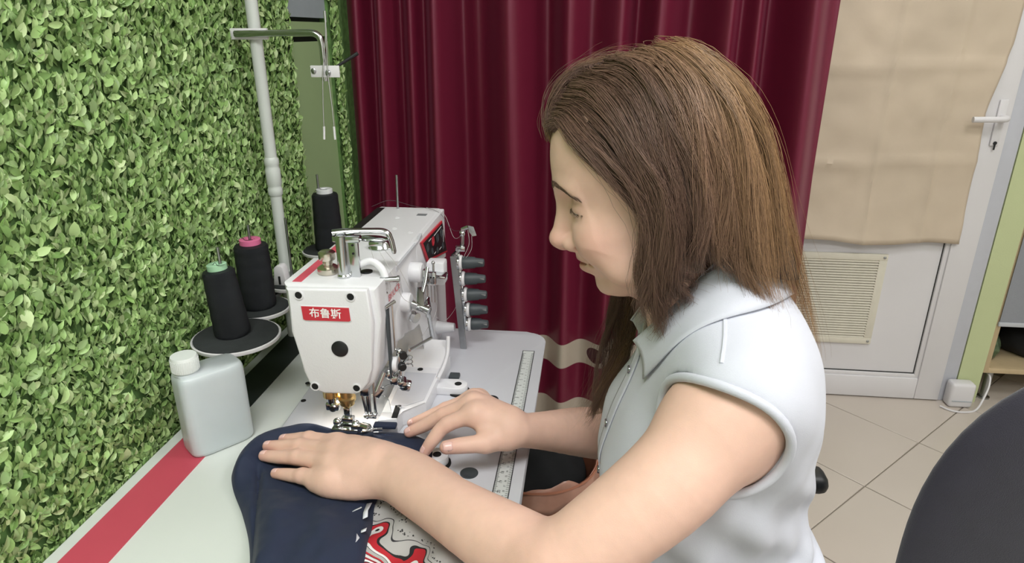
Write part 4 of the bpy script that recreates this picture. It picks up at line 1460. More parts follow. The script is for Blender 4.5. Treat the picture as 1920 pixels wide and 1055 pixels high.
prn = [(-0.248, 0.668), (-0.222, 0.668), (-0.180, 0.640), (-0.140, 0.602), (-0.112, 0.560), (-0.108, 0.500), (-0.140, 0.450), (-0.215, 0.445), (-0.242, 0.490), (-0.243, 0.560), (-0.252, 0.620)]
cloth_patch(prn, (-0.185, 0.560), h_print, 'printed_panel', M_PRINT, GAR, nr=40)
# white scraps along the seam between the two cloths
M_SCRAP = mat('white_print', '#d9dce4', rough=0.7, var=0.03)
for pl_ in ([(-0.252, 0.640), (-0.246, 0.642), (-0.2455, 0.625), (-0.2415, 0.612), (-0.247, 0.610), (-0.2505, 0.622)], [(-0.264, 0.628), (-0.257, 0.634), (-0.2555, 0.632), (-0.266, 0.624)],
            [(-0.258, 0.585), (-0.247, 0.587), (-0.240, 0.578), (-0.243, 0.566), (-0.252, 0.562), (-0.257, 0.572)], [(-0.242, 0.590), (-0.236, 0.593), (-0.236, 0.588), (-0.241, 0.586)]):
    V = [(x, y, h_navy(x, y, 0.02) + 0.0012) for x, y in pl_]
    mb = MB()
    mb.bm.faces.new([mb.bm.verts.new(v) for v in V])
    o = mb.build('print_scrap', M_SCRAP, GAR)
    md = o.modifiers.new('thick', 'SOLIDIFY')
    md.thickness = 0.0006
# ================================================================== the woman at the machine
PERSON = empty('woman', (0.17, 0.70, 0.0), 'woman with long brown hair in a white sleeveless blouse guiding fabric under the machine', 'person')
YM = 0.70


def both(y):
    return (YM - y, YM + y)


# side view of the face without the nose: (height, x of the skin on the mid line)
FACE = np.array([(1.0400, 0.0600), (1.0500, 0.0420), (1.0545, 0.0290), (1.0580, 0.0205), (1.0643, 0.0162), (1.0731, 0.0142), (1.0768, 0.0135),
                 (1.0795, 0.0080), (1.0815, 0.0018), (1.0838, -0.0022), (1.0870, -0.0042), (1.0900, -0.0026), (1.0917, 0.0012), (1.0936, -0.0042), (1.0957, -0.0074),
                 (1.0987, -0.0078), (1.1020, -0.0086), (1.1060, -0.0080), (1.1127, -0.0085), (1.1278, -0.0120), (1.1457, -0.0160),
                 (1.1592, -0.0240), (1.1656, -0.0295), (1.1731, -0.0332), (1.1806, -0.0345), (1.1909, -0.0355), (1.2195, -0.0374),
                 (1.2300, -0.0370), (1.2450, -0.0340), (1.2600, -0.0260)])
_fz = np.linspace(1.02, 1.27, 501)
_fx = np.interp(_fz, FACE[:, 0], FACE[:, 1])
_ker = np.exp(-(np.arange(-30, 31) * 0.0005 / 0.0060) ** 2)
_fs = np.convolve(np.pad(_fx, 30, mode='edge'), _ker / _ker.sum(), 'valid')
_ker = np.exp(-(np.arange(-6, 7) * 0.0005 / 0.0006) ** 2)
_fx = np.convolve(np.pad(_fx, 6, mode='edge'), _ker / _ker.sum(), 'valid')


def face_front(X):
    y = np.abs(X[:, 1] - YM)
    x, z = X[:, 0], X[:, 2]
    zz = z - 0.9 * y * y / 0.085 * np.clip((1.14 - z) / 0.03, 0, 1)
    w = np.exp(-(y / 0.0215) ** 3)
    xp = np.interp(zz, _fz, _fx) * w + np.interp(zz, _fz, _fs) * (1 - w) + y * y * np.interp(z, (1.045, 1.070, 1.104, 1.124), (15.0, 21.0, 22.0, 11.8))
    d = (xp - x) * 0.5
    d = np.maximum(d, y - 0.050)
    d = np.maximum(d, x - 0.065)
    d = np.maximum(d, z - 1.254)
    return np.maximum(d, (1.0535 + 0.20 * y + 9.0 * y * y - z) * 0.8)


def build_body():
    s = Sculpt()
    # skull and face (she looks down at her work)
    s.ell((0.066, YM, 1.216), (0.098, 0.074, 0.088), 0.02, pitch=-18)
    s.ell((0.022, YM, 1.207), (0.050, 0.058, 0.055), 0.03, pitch=-18)
    s.ell((0.050, YM, 1.145), (0.050, 0.061, 0.066), 0.025, pitch=-22)
    s.field(face_front, 0.005)
    for y in both(0.045):
        s.cone((0.042, YM + (y - YM) * 0.45, 1.078), (0.088, y, 1.112), 0.0130, 0.0140, 0.012)
    for y in both(0.036):
        s.ell((0.020, y, 1.130), (0.027, 0.023, 0.028), 0.022)
    for y in both(0.024):
        s.ell((-0.012, y, 1.178), (0.015, 0.020, 0.008), 0.018, pitch=-15)
    for y in both(0.046):
        s.ell((0.046, y, 1.102), (0.022, 0.012, 0.018), 0.022)
    # nose
    s.chain([(-0.0185, YM, 1.1640), (-0.0222, YM, 1.1460), (-0.0250, YM, 1.1310), (-0.0262, YM, 1.1185)], [0.0082, 0.0078, 0.0082, 0.0100], 0.014)
    s.ell((-0.0262, YM, 1.1180), (0.0108, 0.0100, 0.0100), 0.006)
    for y in both(0.0128):
        s.ell((-0.0095, y, 1.1165), (0.0125, 0.0078, 0.0094), 0.005, pitch=-15)
    s.cone((-0.022, YM, 1.1105), (-0.008, YM, 1.1108), 0.0055, 0.0052, 0.005)
    for sg in (-1, 1):
        s.ell((-0.0165, YM + sg * 0.0072, 1.1060), (0.0055, 0.0026, 0.0034), 0.003, op=-1, pitch=-15)
        s.chain([(-0.004, YM + sg * 0.0205, 1.1265), (0.0020, YM + sg * 0.0220, 1.1190), (0.0005, YM + sg * 0.0205, 1.1105)], [0.0010, 0.0014, 0.0010], 0.004, op=-1)
        # corner of the mouth, groove beside the nose
        s.ell((0.0105, YM + sg * 0.0238, 1.0975), (0.0032, 0.0026, 0.0018), 0.004, op=-1)
        s.chain([(0.0002, YM, 1.0918), (0.0026, YM + sg * 0.010, 1.0927), (0.0068, YM + sg * 0.017, 1.0947), (0.0106, YM + sg * 0.0230, 1.0972)], [0.0009, 0.0012, 0.0013, 0.0010], 0.0018, op=-1)
        s.chain([(-0.006, YM + sg * 0.0185, 1.1130), (0.002, YM + sg * 0.0245, 1.1040), (0.0085, YM + sg * 0.0275, 1.0960)], [0.0010, 0.0012, 0.0008], 0.006, op=-1)
        # eye socket and the eyeball under the lowered lid
        s.ell((-0.0225, YM + sg * 0.0335, 1.1625), (0.0105, 0.0150, 0.0105), 0.018, op=-1)
        s.ell((-0.0008, YM + sg * 0.0315, 1.1620), (0.0130, 0.0155, 0.0118), 0.0060)
        s.chain([(-0.0165, YM + sg * 0.0200, 1.1690), (-0.0140, YM + sg * 0.0310, 1.1722), (-0.0060, YM + sg * 0.0420, 1.1690)], [0.0008, 0.0009, 0.0006], 0.0025, op=-1)
        s.chain([(-0.0165, YM + sg * 0.0200, 1.1560), (-0.0145, YM + sg * 0.0310, 1.1535), (-0.0060, YM + sg * 0.0425, 1.1560)], [0.0008, 0.0010, 0.0006], 0.0030, op=-1)
    # neck and trunk (under the blouse)
    s.cone((0.082, YM, 1.120), (0.150, YM, 0.995), 0.045, 0.054, 0.012)
    s.cone((0.088, YM, 1.082), (0.115, YM, 1.040), 0.018, 0.030, 0.012)
    for sg in (-1, 1):
        s.cone((0.150, YM + sg * 0.03, 1.030), (0.155, YM + sg * 0.140, 1.000), 0.044, 0.046, 0.04)
    s.ell((0.152, YM, 0.900), (0.086, 0.145, 0.165), 0.05, pitch=12)
    s.cone((0.162, YM, 0.860), (0.180, YM, 0.560), 0.092, 0.112, 0.05)
    for sg in (-1, 1):
        s.ell((0.172, YM + sg * 0.062, 0.955), (0.060, 0.086, 0.086), 0.04)
        s.ell((0.107, YM + sg * 0.066, 0.842), (0.048, 0.056, 0.056), 0.04)
    # hips on the seat
    s.ell((0.205, YM, 0.560), (0.135, 0.170, 0.105), 0.05)
    # left arm (near the camera) reaching across to the fabric
    s.ell((0.128, 0.562, 0.974), (0.050, 0.048, 0.055), 0.02)
    s.chain([(0.127, 0.552, 0.972), (0.080, 0.524, 0.927), (0.005, 0.500, 0.866), (-0.016, 0.500, 0.848)],
            [0.0480, 0.0455, 0.0405, 0.0395], 0.016)
    s.chain([(-0.016, 0.500, 0.848), (-0.058, 0.533, 0.839), (-0.110, 0.573, 0.832), (-0.175, 0.628, 0.825), (-0.215, 0.656, 0.820), (-0.262, 0.684, 0.8175)],
            [0.0395, 0.0400, 0.0370, 0.0300, 0.0255, 0.0190], 0.015)
    s.chain([(-0.120, 0.575, 0.829), (-0.175, 0.618, 0.822), (-0.215, 0.646, 0.818), (-0.262, 0.672, 0.816)], [0.024, 0.0265, 0.0235, 0.0180], 0.012)
    s.chain([(-0.150, 0.620, 0.832), (-0.190, 0.652, 0.830), (-0.235, 0.682, 0.8245), (-0.268, 0.698, 0.820)], [0.021, 0.0230, 0.0205, 0.0150], 0.012)
    # left hand: palm flat on the cloth
    W = np.array([-0.240, 0.673, 0.823])
    L = {
        'idx': [(-0.3150, 0.7160, 0.8165), (-0.3630, 0.7355, 0.8085), (-0.3860, 0.7430, 0.8010), (-0.4065, 0.7480, 0.7960)],
        'mid': [(-0.3120, 0.6960, 0.8185), (-0.3690, 0.7185, 0.8080), (-0.3970, 0.7255, 0.8005), (-0.4215, 0.7310, 0.7955)],
        'ring': [(-0.3070, 0.6760, 0.8165), (-0.3640, 0.6975, 0.8055), (-0.3930, 0.7050, 0.7985), (-0.4180, 0.7115, 0.7940)],
        'pink': [(-0.3010, 0.6570, 0.8105), (-0.3440, 0.6660, 0.8010), (-0.3680, 0.6740, 0.7955), (-0.3880, 0.6810, 0.7905)],
    }
    RL = {'idx': [0.0125, 0.0104, 0.0093, 0.0076], 'mid': [0.0128, 0.0106, 0.0094, 0.0077],
          'ring': [0.0125, 0.0104, 0.0092, 0.0075], 'pink': [0.0118, 0.0095, 0.0083, 0.0067]}
    for f in L:
        P = [np.array(p) for p in L[f]]
        s.chain(P, RL[f], 0.0030, sub=2)
        s.cone(W + (P[0] - W) * 0.10, P[0], 0.0175, 0.0125, 0.016)
        s.ell(P[0] + np.array((0.004, 0, 0.0016)), (0.011, 0.0090, 0.0095), 0.008)
        s.ell(P[1] + np.array((0, 0, 0.0012)), (0.0095, 0.0094, 0.0095), 0.005)
    # webs between the fingers, heel and outer edge of the palm
    s.chain([(-0.325, 0.7160, 0.8105), (-0.322, 0.7000, 0.8115), (-0.317, 0.6810, 0.8100), (-0.309, 0.6600, 0.8045)], [0.0085, 0.0090, 0.0090, 0.0085], 0.012)
    s.chain([(-0.236, 0.655, 0.812), (-0.268, 0.650, 0.804), (-0.300, 0.650, 0.801), (-0.322, 0.656, 0.799)], [0.0175, 0.0165, 0.0130, 0.0095], 0.016)
    s.cone((-0.255, 0.690, 0.814), (-0.296, 0.716, 0.807), 0.0165, 0.0125, 0.014)
    s.ell((-0.272, 0.688, 0.8205), (0.036, 0.028, 0.0130), 0.018, yaw=-35)
    # thumb of the left hand, under the side of the palm
    s.chain([(-0.252, 0.700, 0.812), (-0.288, 0.735, 0.806), (-0.318, 0.745, 0.802), (-0.340, 0.747, 0.799)],
            [0.0145, 0.0110, 0.0098, 0.0080], 0.010)
    # right arm
    s.ell((0.150, 0.850, 0.985), (0.055, 0.048, 0.062), 0.03)
    s.chain([(0.150, 0.855, 0.985), (0.135, 0.900, 0.860), (0.118, 0.935, 0.715)], [0.048, 0.044, 0.038], 0.02)
    s.chain([(0.118, 0.935, 0.715), (0.070, 0.905, 0.734), (0.010, 0.860, 0.766), (-0.045, 0.805, 0.800), (-0.078, 0.768, 0.822)],
            [0.038, 0.0405, 0.0370, 0.0270, 0.0222], 0.015)
    # right hand: arched over the cloth
    W2 = np.array([-0.082, 0.765, 0.826])
    Rr = {
        'idx': [(-0.137, 0.768, 0.8450), (-0.176, 0.760, 0.8290), (-0.1925, 0.750, 0.8115), (-0.2035, 0.744, 0.7955)],
        'mid': [(-0.144, 0.788, 0.8470), (-0.187, 0.787, 0.8260), (-0.215, 0.786, 0.8080), (-0.2365, 0.785, 0.7965)],
        'ring': [(-0.146, 0.806, 0.8430), (-0.187, 0.805, 0.8245), (-0.215, 0.807, 0.8080), (-0.2385, 0.810, 0.7950)],
        'pink': [(-0.142, 0.822, 0.8350), (-0.172, 0.825, 0.8180), (-0.192, 0.828, 0.8050), (-0.2100, 0.831, 0.7940)],
    }
    for f in Rr:
        P = [np.array(p) for p in Rr[f]]
        s.chain(P, RL[f], 0.0032)
        s.cone(W2 + (P[0] - W2) * 0.2, P[0], 0.0180, 0.0118, 0.016)
        s.ell(P[0] + np.array((0.003, 0, 0.0020)), (0.010, 0.0085, 0.0095), 0.008)
        s.ell(P[1] + np.array((0, 0, 0.0010)), (0.0088, 0.0085, 0.0090), 0.005)
    s.cone((-0.095, 0.755, 0.818), (-0.118, 0.740, 0.818), 0.0175, 0.0125, 0.014)
    s.chain([(-0.118, 0.738, 0.8190), (-0.150, 0.727, 0.8205), (-0.1680, 0.720, 0.8210)], [0.0122, 0.0108, 0.0092], 0.008)
    s.cone((-0.112, 0.750, 0.822), (-0.134, 0.764, 0.836), 0.0105, 0.0085, 0.012)
    V, F = s.mesh((-0.46, 0.42, 0.44), (0.36, 1.00, 1.32), 0.0015)
    return V, F, L, Rr


_bV, _bF, FING_L, FING_R = build_body()
_bV = relax(_bV, _bF, 1, 0.4)


def body_tint(V):
    base = np.array(lin('#e0b9a8')[:3])
    pink = np.array(lin('#c98a80')[:3])
    lip = np.array(lin('#b06a66')[:3])
    C = np.tile(base, (len(V), 1))

    def blob(c, r, col, a):
        w = a * np.exp(-(((V - np.array(c)) / np.array(r)) ** 2).sum(1))
        C[:] = C * (1 - w[:, None]) + col * w[:, None]
    for y in both(0.045):
        blob((0.012, y, 1.128), (0.025, 0.025, 0.022), pink, 0.40)
    blob((-0.030, YM, 1.117), (0.014, 0.016, 0.012), pink, 0.50)
    blob((-0.003, YM, 1.0960), (0.011, 0.018, 0.0034), lip, 0.80)
    blob((0.001, YM, 1.0885), (0.012, 0.017, 0.0042), lip, 0.80)
    for D in (FING_L, FING_R):
        for f in D:
            blob(D[f][3], (0.014, 0.014, 0.012), pink, 0.55)
            blob(D[f][1], (0.010, 0.010, 0.010), pink, 0.25)
    blob((-0.1680, 0.720, 0.821), (0.016, 0.014, 0.012), pink, 0.5)
    blob((-0.02, 0.49, 0.85), (0.05, 0.04, 0.04), pink, 0.25)
    for y in both(0.036):  # shade of the eye sockets, painted into the skin colour
        blob((-0.014, y, 1.163), (0.012, 0.018, 0.008), np.array(lin('#b98d78')[:3]), 0.5)
    return C


M_SKIN = mat('skin', '#ddb8a2', rough=0.52, var=0.035, vscale=60, bump=0.08, bscale=900, spec=0.35, sss=0.12, attr='tint')
link('body', np_mesh('body', _bV, _bF, M_SKIN, True, body_tint(_bV)), None, PERSON)

from mathutils.bvhtree import BVHTree
_near = (np.abs(_bV[:, 1] - YM) < 0.09) & (_bV[:, 2] > 1.03)
_fi = _bF[_near[_bF].all(1)]
BVH = BVHTree.FromPolygons([tuple(v) for v in _bV], [tuple(int(q) for q in f) for f in _fi])


def on_skin(p, out=0.0):
    q, n, i, d = BVH.find_nearest(Vector(p))
    n = n if n.dot(q - Vector((0.07, YM, 1.15))) > 0 else -n
    return q + n * out


# finger nails
M_NAIL = mat('nail', '#e6bdb6', rough=0.25, var=0.02, spec=0.5)


BVH_ALL = BVHTree.FromPolygons([tuple(v) for v in _bV], [tuple(int(q) for q in f) for f in _bF[(_bV[_bF[:, 0]][:, 0] < -0.12)]])


def nail(p_tip, p_prev, up, w=0.0050, ln=0.0105, r=0.0068):
    d = (Vector(p_tip) - Vector(p_prev)).normalized()
    up = Vector(up)
    a = d.cross(up).normalized()
    n = a.cross(d).normalized()
    c = Vector(p_tip) + d * (r * 0.62)
    P = np.zeros((9, 7, 3))
    for i in range(9):
        q = i / 8.0
        for j in range(7):
            t = (j - 3) / 3.0
            ww = w * (1 - 0.30 * (max(0, q - 0.75) / 0.25) ** 2 - 0.25 * (max(0, 0.2 - q) / 0.2) ** 2)
            p = c - d * ln * (1 - q) + a * (t * ww)
            p = p - d * (0.0012 * t * t * (0.4 - q))
            h, nn, ix, ds = BVH_ALL.ray_cast(p + n * 0.02, -n)
            if h is None or ds > 0.03:
                h = p + n * r * 0.6
            P[i, j] = h + n * (0.0005 - 0.0005 * abs(t) ** 3)
    o = MB().grid(P).build('fingernail', M_NAIL, PERSON)
    md = o.modifiers.new('thick', 'SOLIDIFY')
    md.thickness = 0.0007
    return o


for f in FING_L:
    nail(FING_L[f][3], FING_L[f][2], (0, -0.1, 1), r=0.0077 if f != 'pink' else 0.0068)
for f in FING_R:
    nail(FING_R[f][3], FING_R[f][2], (-0.55, -0.45, 0.7), r=0.0077 if f != 'pink' else 0.0068)
nail((-0.1680, 0.720, 0.821), (-0.150, 0.727, 0.8205), (0.05, -0.75, 0.66), w=0.0066, ln=0.0125, r=0.0093)

# eyes, brows, lashes
M_EYE = mat('eye_white', '#d9d4cf', rough=0.2, var=0.0)
M_IRIS = mat('iris', '#3b2c22', rough=0.2, var=0.0)
M_BROW = mat('brow_hair', '#6b5446', rough=0.7, var=0.05)
for sg in (-1, 1):
    e = MB().ball((-0.0008, YM + sg * 0.0315, 1.1580), (0.0116, 0.0125, 0.0080)).build('eye', M_EYE, PERSON)
    MB().ball((-0.0098, YM + sg * 0.0315, 1.1560), (0.0028, 0.0052, 0.0036)).build('iris', M_IRIS, e)
    # lashes: short curved hairs along the edge of the lowered lid
    mb = MB()
    for i in range(26):
        t = i / 25.0
        P = catmull([(-0.0130, YM + sg * 0.0200, 1.1585), (-0.0125, YM + sg * 0.0320, 1.1570), (0.0015, YM + sg * 0.0440, 1.1572)], 26)[i]
        d = Vector((-0.60, sg * (0.15 + 0.7 * t), -0.62)).normalized()
        P = on_skin(P)
        mb.tube([P, P + d * 0.0022 + Vector((0, 0, -0.0006)), P + d * 0.0042], [0.00034, 0.00026, 0.0001], 4)
    mb.tube([on_skin(p, 0.0002) for p in catmull([(-0.0130, YM + sg * 0.0200, 1.1585), (-0.0125, YM + sg * 0.0320, 1.1570), (0.0015, YM + sg * 0.0440, 1.1572)], 14)], 0.0009, 5)
    mb.build('eyelashes', M_BROW, PERSON)
    mb = MB()
    rnd = random.Random(5)
    path = catmull([(-0.0300, YM + sg * 0.010, 1.1800), (-0.0285, YM + sg * 0.024, 1.1835), (-0.0205, YM + sg * 0.038, 1.1815), (-0.0070, YM + sg * 0.0505, 1.1750)], 60)
    for i in range(190):
        q = rnd.random()
        k = min(58, int(q * 59))
        P = Vector(path[k])
        w = 0.0030 * (1 - 0.65 * q)
        P = on_skin(P + Vector((0.0, 0, rnd.uniform(-w, w))), 0.0002)
        d = Vector(path[k + 1] - path[k]).normalized()
        mb.tube([P, P + d * 0.004 + Vector((-0.0004, sg * 0.0003, 0.0006)), P + d * 0.0075 + Vector((0.0003, 0, -0.0006))], [0.00028, 0.00024, 0.0001], 3)
    mb.build('eyebrow', M_BROW, PERSON)

# ------------------------------------------------------------------ blouse
M_BLOUSE = mat('blouse_cloth', '#c7c9d4', rough=0.75, var=0.02, vscale=8, bump=0.25, bscale=1500, spec=0.25, sheen=0.2)


def build_blouse():
    s = Sculpt()
    t = 0.010
    s.cone((0.128, YM, 1.038), (0.155, YM, 0.995), 0.052, 0.066, 0.02)
    for sg in (-1, 1):
        s.cone((0.150, YM + sg * 0.03, 1.030), (0.152, YM + sg * 0.135, 1.004), 0.044 + t, 0.050 + t, 0.04)
    s.ell((0.153, YM, 0.900), (0.090 + t, 0.147 + t, 0.165 + t), 0.05, pitch=12)
    s.cone((0.165, YM, 0.860), (0.182, YM, 0.600), 0.094 + t, 0.122 + t, 0.06)
    for sg in (-1, 1):
        s.ell((0.104, YM + sg * 0.066, 0.842), (0.050 + t, 0.058 + t, 0.058 + t), 0.06)
        s.ell((0.178, YM + sg * 0.060, 0.960), (0.062, 0.085, 0.085), 0.05)
    # hem that lies out over the seat
    s.ell((0.190, YM, 0.585), (0.140, 0.180, 0.070), 0.06)
    s.ell((0.270, YM - 0.09, 0.660), (0.052, 0.060, 0.080), 0.06)
    uncut = list(s.p)
    # arm holes
    s.chain([(0.122, 0.380, 0.972), (0.128, 0.550, 0.976), (0.130, 0.565, 0.976)], [0.066, 0.0605, 0.057], 0.010, op=-1, sub=1)
    s.chain([(0.128, 1.020, 0.955), (0.150, 0.855, 0.975), (0.155, 0.840, 0.975)], [0.074, 0.066, 0.062], 0.010, op=-1, sub=1)
    # neck opening
    s.cone((0.052, YM, 1.105), (0.128, YM, 1.000), 0.050, 0.040, 0.006, op=-1)
    s.cone((0.040, YM, 1.075), (0.052, YM, 1.000), 0.030, 0.012, 0.010, op=-1)

    def folds(X, d):
        x, y, z = X[:, 0], X[:, 1], X[:, 2]
        a = 0.0022 * np.sin(70 * (z + 0.55 * x) + 26 * y + 2.2 * np.sin(18 * x + 9 * z))
        a += 0.0016 * np.sin(120 * (x - 0.35 * z) + 30 * y + 1.7 * np.sin(30 * z))
        w = np.clip((0.96 - z) / 0.10, 0.25, 1.9)
        # pulls that run from the arm hole down to the waist
        b = 0.0045 * np.sin(95 * (x * 0.8 + z * 0.35) + 1.3 * np.sin(22 * z)) * np.exp(-((z - 0.83) / 0.075) ** 2)
        return d + a * w + b * np.clip((0.66 - y) / 0.1, 0, 1)
    s.post = folds
    S2 = Sculpt()
    S2.p = uncut
    cuts = {-1: [s.p[len(uncut)]], 1: [s.p[len(uncut) + 1]]}
    V, F = s.mesh((-0.02, 0.46, 0.50), (0.42, 0.94, 1.10), 0.0026, margin=0.012)
    keep = V[:, 2] > 0.545
    F = F[keep[F].all(1)]
    return relax(V, F, 2, 0.5), F, S2, cuts


_cV, _cF, UNCUT, CUTS = build_blouse()
BLOUSE = link('blouse', np_mesh('blouse', _cV, _cF, M_BLOUSE, True), None, PERSON)
BVHB = BVHTree.FromPolygons([tuple(v) for v in _cV], [tuple(int(q) for q in f) for f in _cF])


def on_cloth(p, out=0.0):
    q, n, i, d = BVHB.find_nearest(Vector(p))
    c = Vector((0.17, YM, q.z))
    n = n if n.dot(q - c) > 0 else -n
    return q + n * out


# bias binding round the arm holes
for sg in (-1, 1):
    ring = []
    CUT = Sculpt()
    CUT.p = [p[:6] + (1,) for p in CUTS[sg]]
    cc_ = np.array((0.129, 0.0, 0.976)) if sg < 0 else np.array((0.150, 0.0, 0.972))
    for i in range(49):
        a = 2 * PI * i / 48
        rr = np.linspace(0.030, 0.085, 56)
        ys = YM + sg * np.linspace(0.04, 0.26, 221)
        X = np.zeros((56, 221, 3), np.float32)
        X[..., 0] = (cc_[0] + rr * math.cos(a))[:, None]
        X[..., 1] = ys[None, :]
        X[..., 2] = (cc_[2] + rr * math.sin(a))[:, None]
        dd = UNCUT.eval(X.reshape(-1, 3)).reshape(56, 221)
        last = 220 - np.argmax((dd < 0)[:, ::-1], axis=1)
        ok_ = (dd < 0).any(1)
        pts_ = np.stack([X[np.arange(56), 0, 0], ys[last], X[np.arange(56), 0, 2]], 1)
        cv = CUT.eval(pts_.astype(np.float32))
        hit = np.where((cv < 0.0045) & ok_)[0]
        k = hit[-1] if len(hit) else 25
        ring.append(tuple(pts_[k]))
    ring = np.array(ring[:-1])
    for _ in range(4):
        ring = 0.5 * ring + 0.25 * (np.roll(ring, 1, 0) + np.roll(ring, -1, 0))
    ring = np.vstack([ring, ring[:2]])
    MB().tube(ring, 0.0046, 10, cap=False).build('arm_binding', M_BLOUSE, BLOUSE)

# collar: a folded band round the neck with two points in front
for sg in (-1, 1):
    fold = catmull([(0.0581, YM + sg * 0.0280, 1.0111), (0.0849, YM + sg * 0.0430, 1.0497), (0.1087, YM + sg * 0.0520, 1.0840), (0.1356, YM + sg * 0.0550, 1.1160), (0.1661, YM + sg * 0.0350, 1.1168), (0.1889, YM + sg * 0.0000, 1.1049)], 40)
    low = catmull([(0.0723, YM + sg * 0.0550, 0.9782), (0.0984, YM + sg * 0.0880, 1.0242), (0.1292, YM + sg * 0.1000, 1.0608), (0.1685, YM + sg * 0.0920, 1.0806), (0.2015, YM + sg * 0.0600, 1.0802), (0.2307, YM + sg * 0.0000, 1.0636)], 40)
    P = np.zeros((40, 9, 3))
    for i in range(40):
        for j in range(9):
            q = j / 8.0
            p = fold[i] * (1 - q) + low[i] * q
            b = on_cloth(p, 0.0050)
            w = q ** 1.1
            P[i, j] = np.array(p) * (1 - w) + np.array(b) * w + np.array((0, 0, 0.004 * math.sin(PI * q)))
    for _ in range(14):
        P[1:-1] = 0.5 * P[1:-1] + 0.25 * (P[:-2] + P[2:])
    c = MB().grid(P).build('collar', M_BLOUSE, BLOUSE)
    md = c.modifiers.new('thick', 'SOLIDIFY')
    md.thickness = 0.0016
    # collar stand
    st = np.zeros((40, 4, 3))
    for i in range(40):
        inw = np.array((0.115, YM, fold[i][2])) - fold[i]
        for j in range(4):
            st[i, j] = fold[i] + inw * (0.05 + 0.03 * j) + np.array((0.004, 0, -0.010)) * j
    c = MB().grid(st).build('collar_stand', M_BLOUSE, BLOUSE)
    md = c.modifiers.new('thick', 'SOLIDIFY')
    md.thickness = 0.0016

# placket and buttons
M_BUTTON = mat('button', '#9c9ca2', rough=0.15, metal=0.8, var=0.0)
line = catmull([(0.055, YM - 0.004, 1.000), (0.046, YM - 0.004, 0.930), (0.030, YM - 0.004, 0.850), (0.025, YM - 0.004, 0.760), (0.04, YM - 0.004, 0.640)], 40)
P = np.zeros((40, 5, 3))
for i in range(40):
    for j in range(5):
        P[i, j] = on_cloth(Vector(line[i]) + Vector((0, (j - 2) * 0.0065, 0)), 0.0022)
c = MB().grid(P).build('placket', M_BLOUSE, BLOUSE)
md = c.modifiers.new('thick', 'SOLIDIFY')
md.thickness = 0.0015
for zq in (0.965, 0.892, 0.822, 0.750, 0.680):
    i = int(np.argmin(np.abs(line[:, 2] - zq)))
    q = on_cloth(line[i], 0.0030)
    n = (q - Vector((0.17, YM, q.z))).normalized()
    MB().lathe([(0.0001, 0.0016), (0.0030, 0.0018), (0.0045, 0.0022), (0.0050, 0.0016), (0.0050, 0.0), (0.0001, 0.0)], q, n, 16).build('button', M_BUTTON, BLOUSE)
# shoulder seam and the bound edge of the near arm hole
for sg in (-1, 1):
    sm = [on_cloth((0.138 - 0.012 * i / 14.0, YM + sg * (0.095 + 0.062 * i / 14.0), 1.075 - 0.02 * (i / 14.0) ** 2), 0.0002) for i in range(15)]
    MB().tube(sm, 0.0020, 8, flat=0.6).build('shoulder_seam', M_BLOUSE, BLOUSE)

# ------------------------------------------------------------------ trousers and shoes (under the table)
M_TROUSER = mat('trouser_cloth', '#3a3d48', rough=0.8, var=0.08, vscale=20, bump=0.2, bscale=900)
s_ = Sculpt()
s_.ell((0.205, YM, 0.555), (0.150, 0.185, 0.100), 0.05)
for sg in (-1, 1):
    s_.cone((0.19, YM + sg * 0.085, 0.550), (-0.20, YM + sg * 0.11, 0.560), 0.088, 0.068, 0.04)
    s_.cone((-0.20, YM + sg * 0.11, 0.560), (-0.16, YM + sg * 0.11, 0.09), 0.066, 0.052, 0.03)
_tV, _tF = s_.mesh((-0.32, 0.42, 0.02), (0.42, 0.98, 0.70), 0.007)
link('trousers', np_mesh('trousers', _tV, _tF, M_TROUSER, True), None, PERSON)
M_SHOE = mat('shoe_leather', '#2a2624', rough=0.45, var=0.05)
for sg in (-1, 1):
    s_ = Sculpt()
    s_.ell((-0.150, YM + sg * 0.11, 0.045), (0.045, 0.036, 0.045), 0.02)
    s_.ell((-0.235, YM + sg * 0.115, 0.032), (0.090, 0.042, 0.032), 0.03)
    v_, f_ = s_.mesh((-0.36, 0.50, -0.02), (-0.08, 0.90, 0.12), 0.005)
    v_[:, 2] = np.maximum(v_[:, 2], 0.002)
    link('shoe', np_mesh('shoe', v_, f_, M_SHOE, True), None, PERSON)

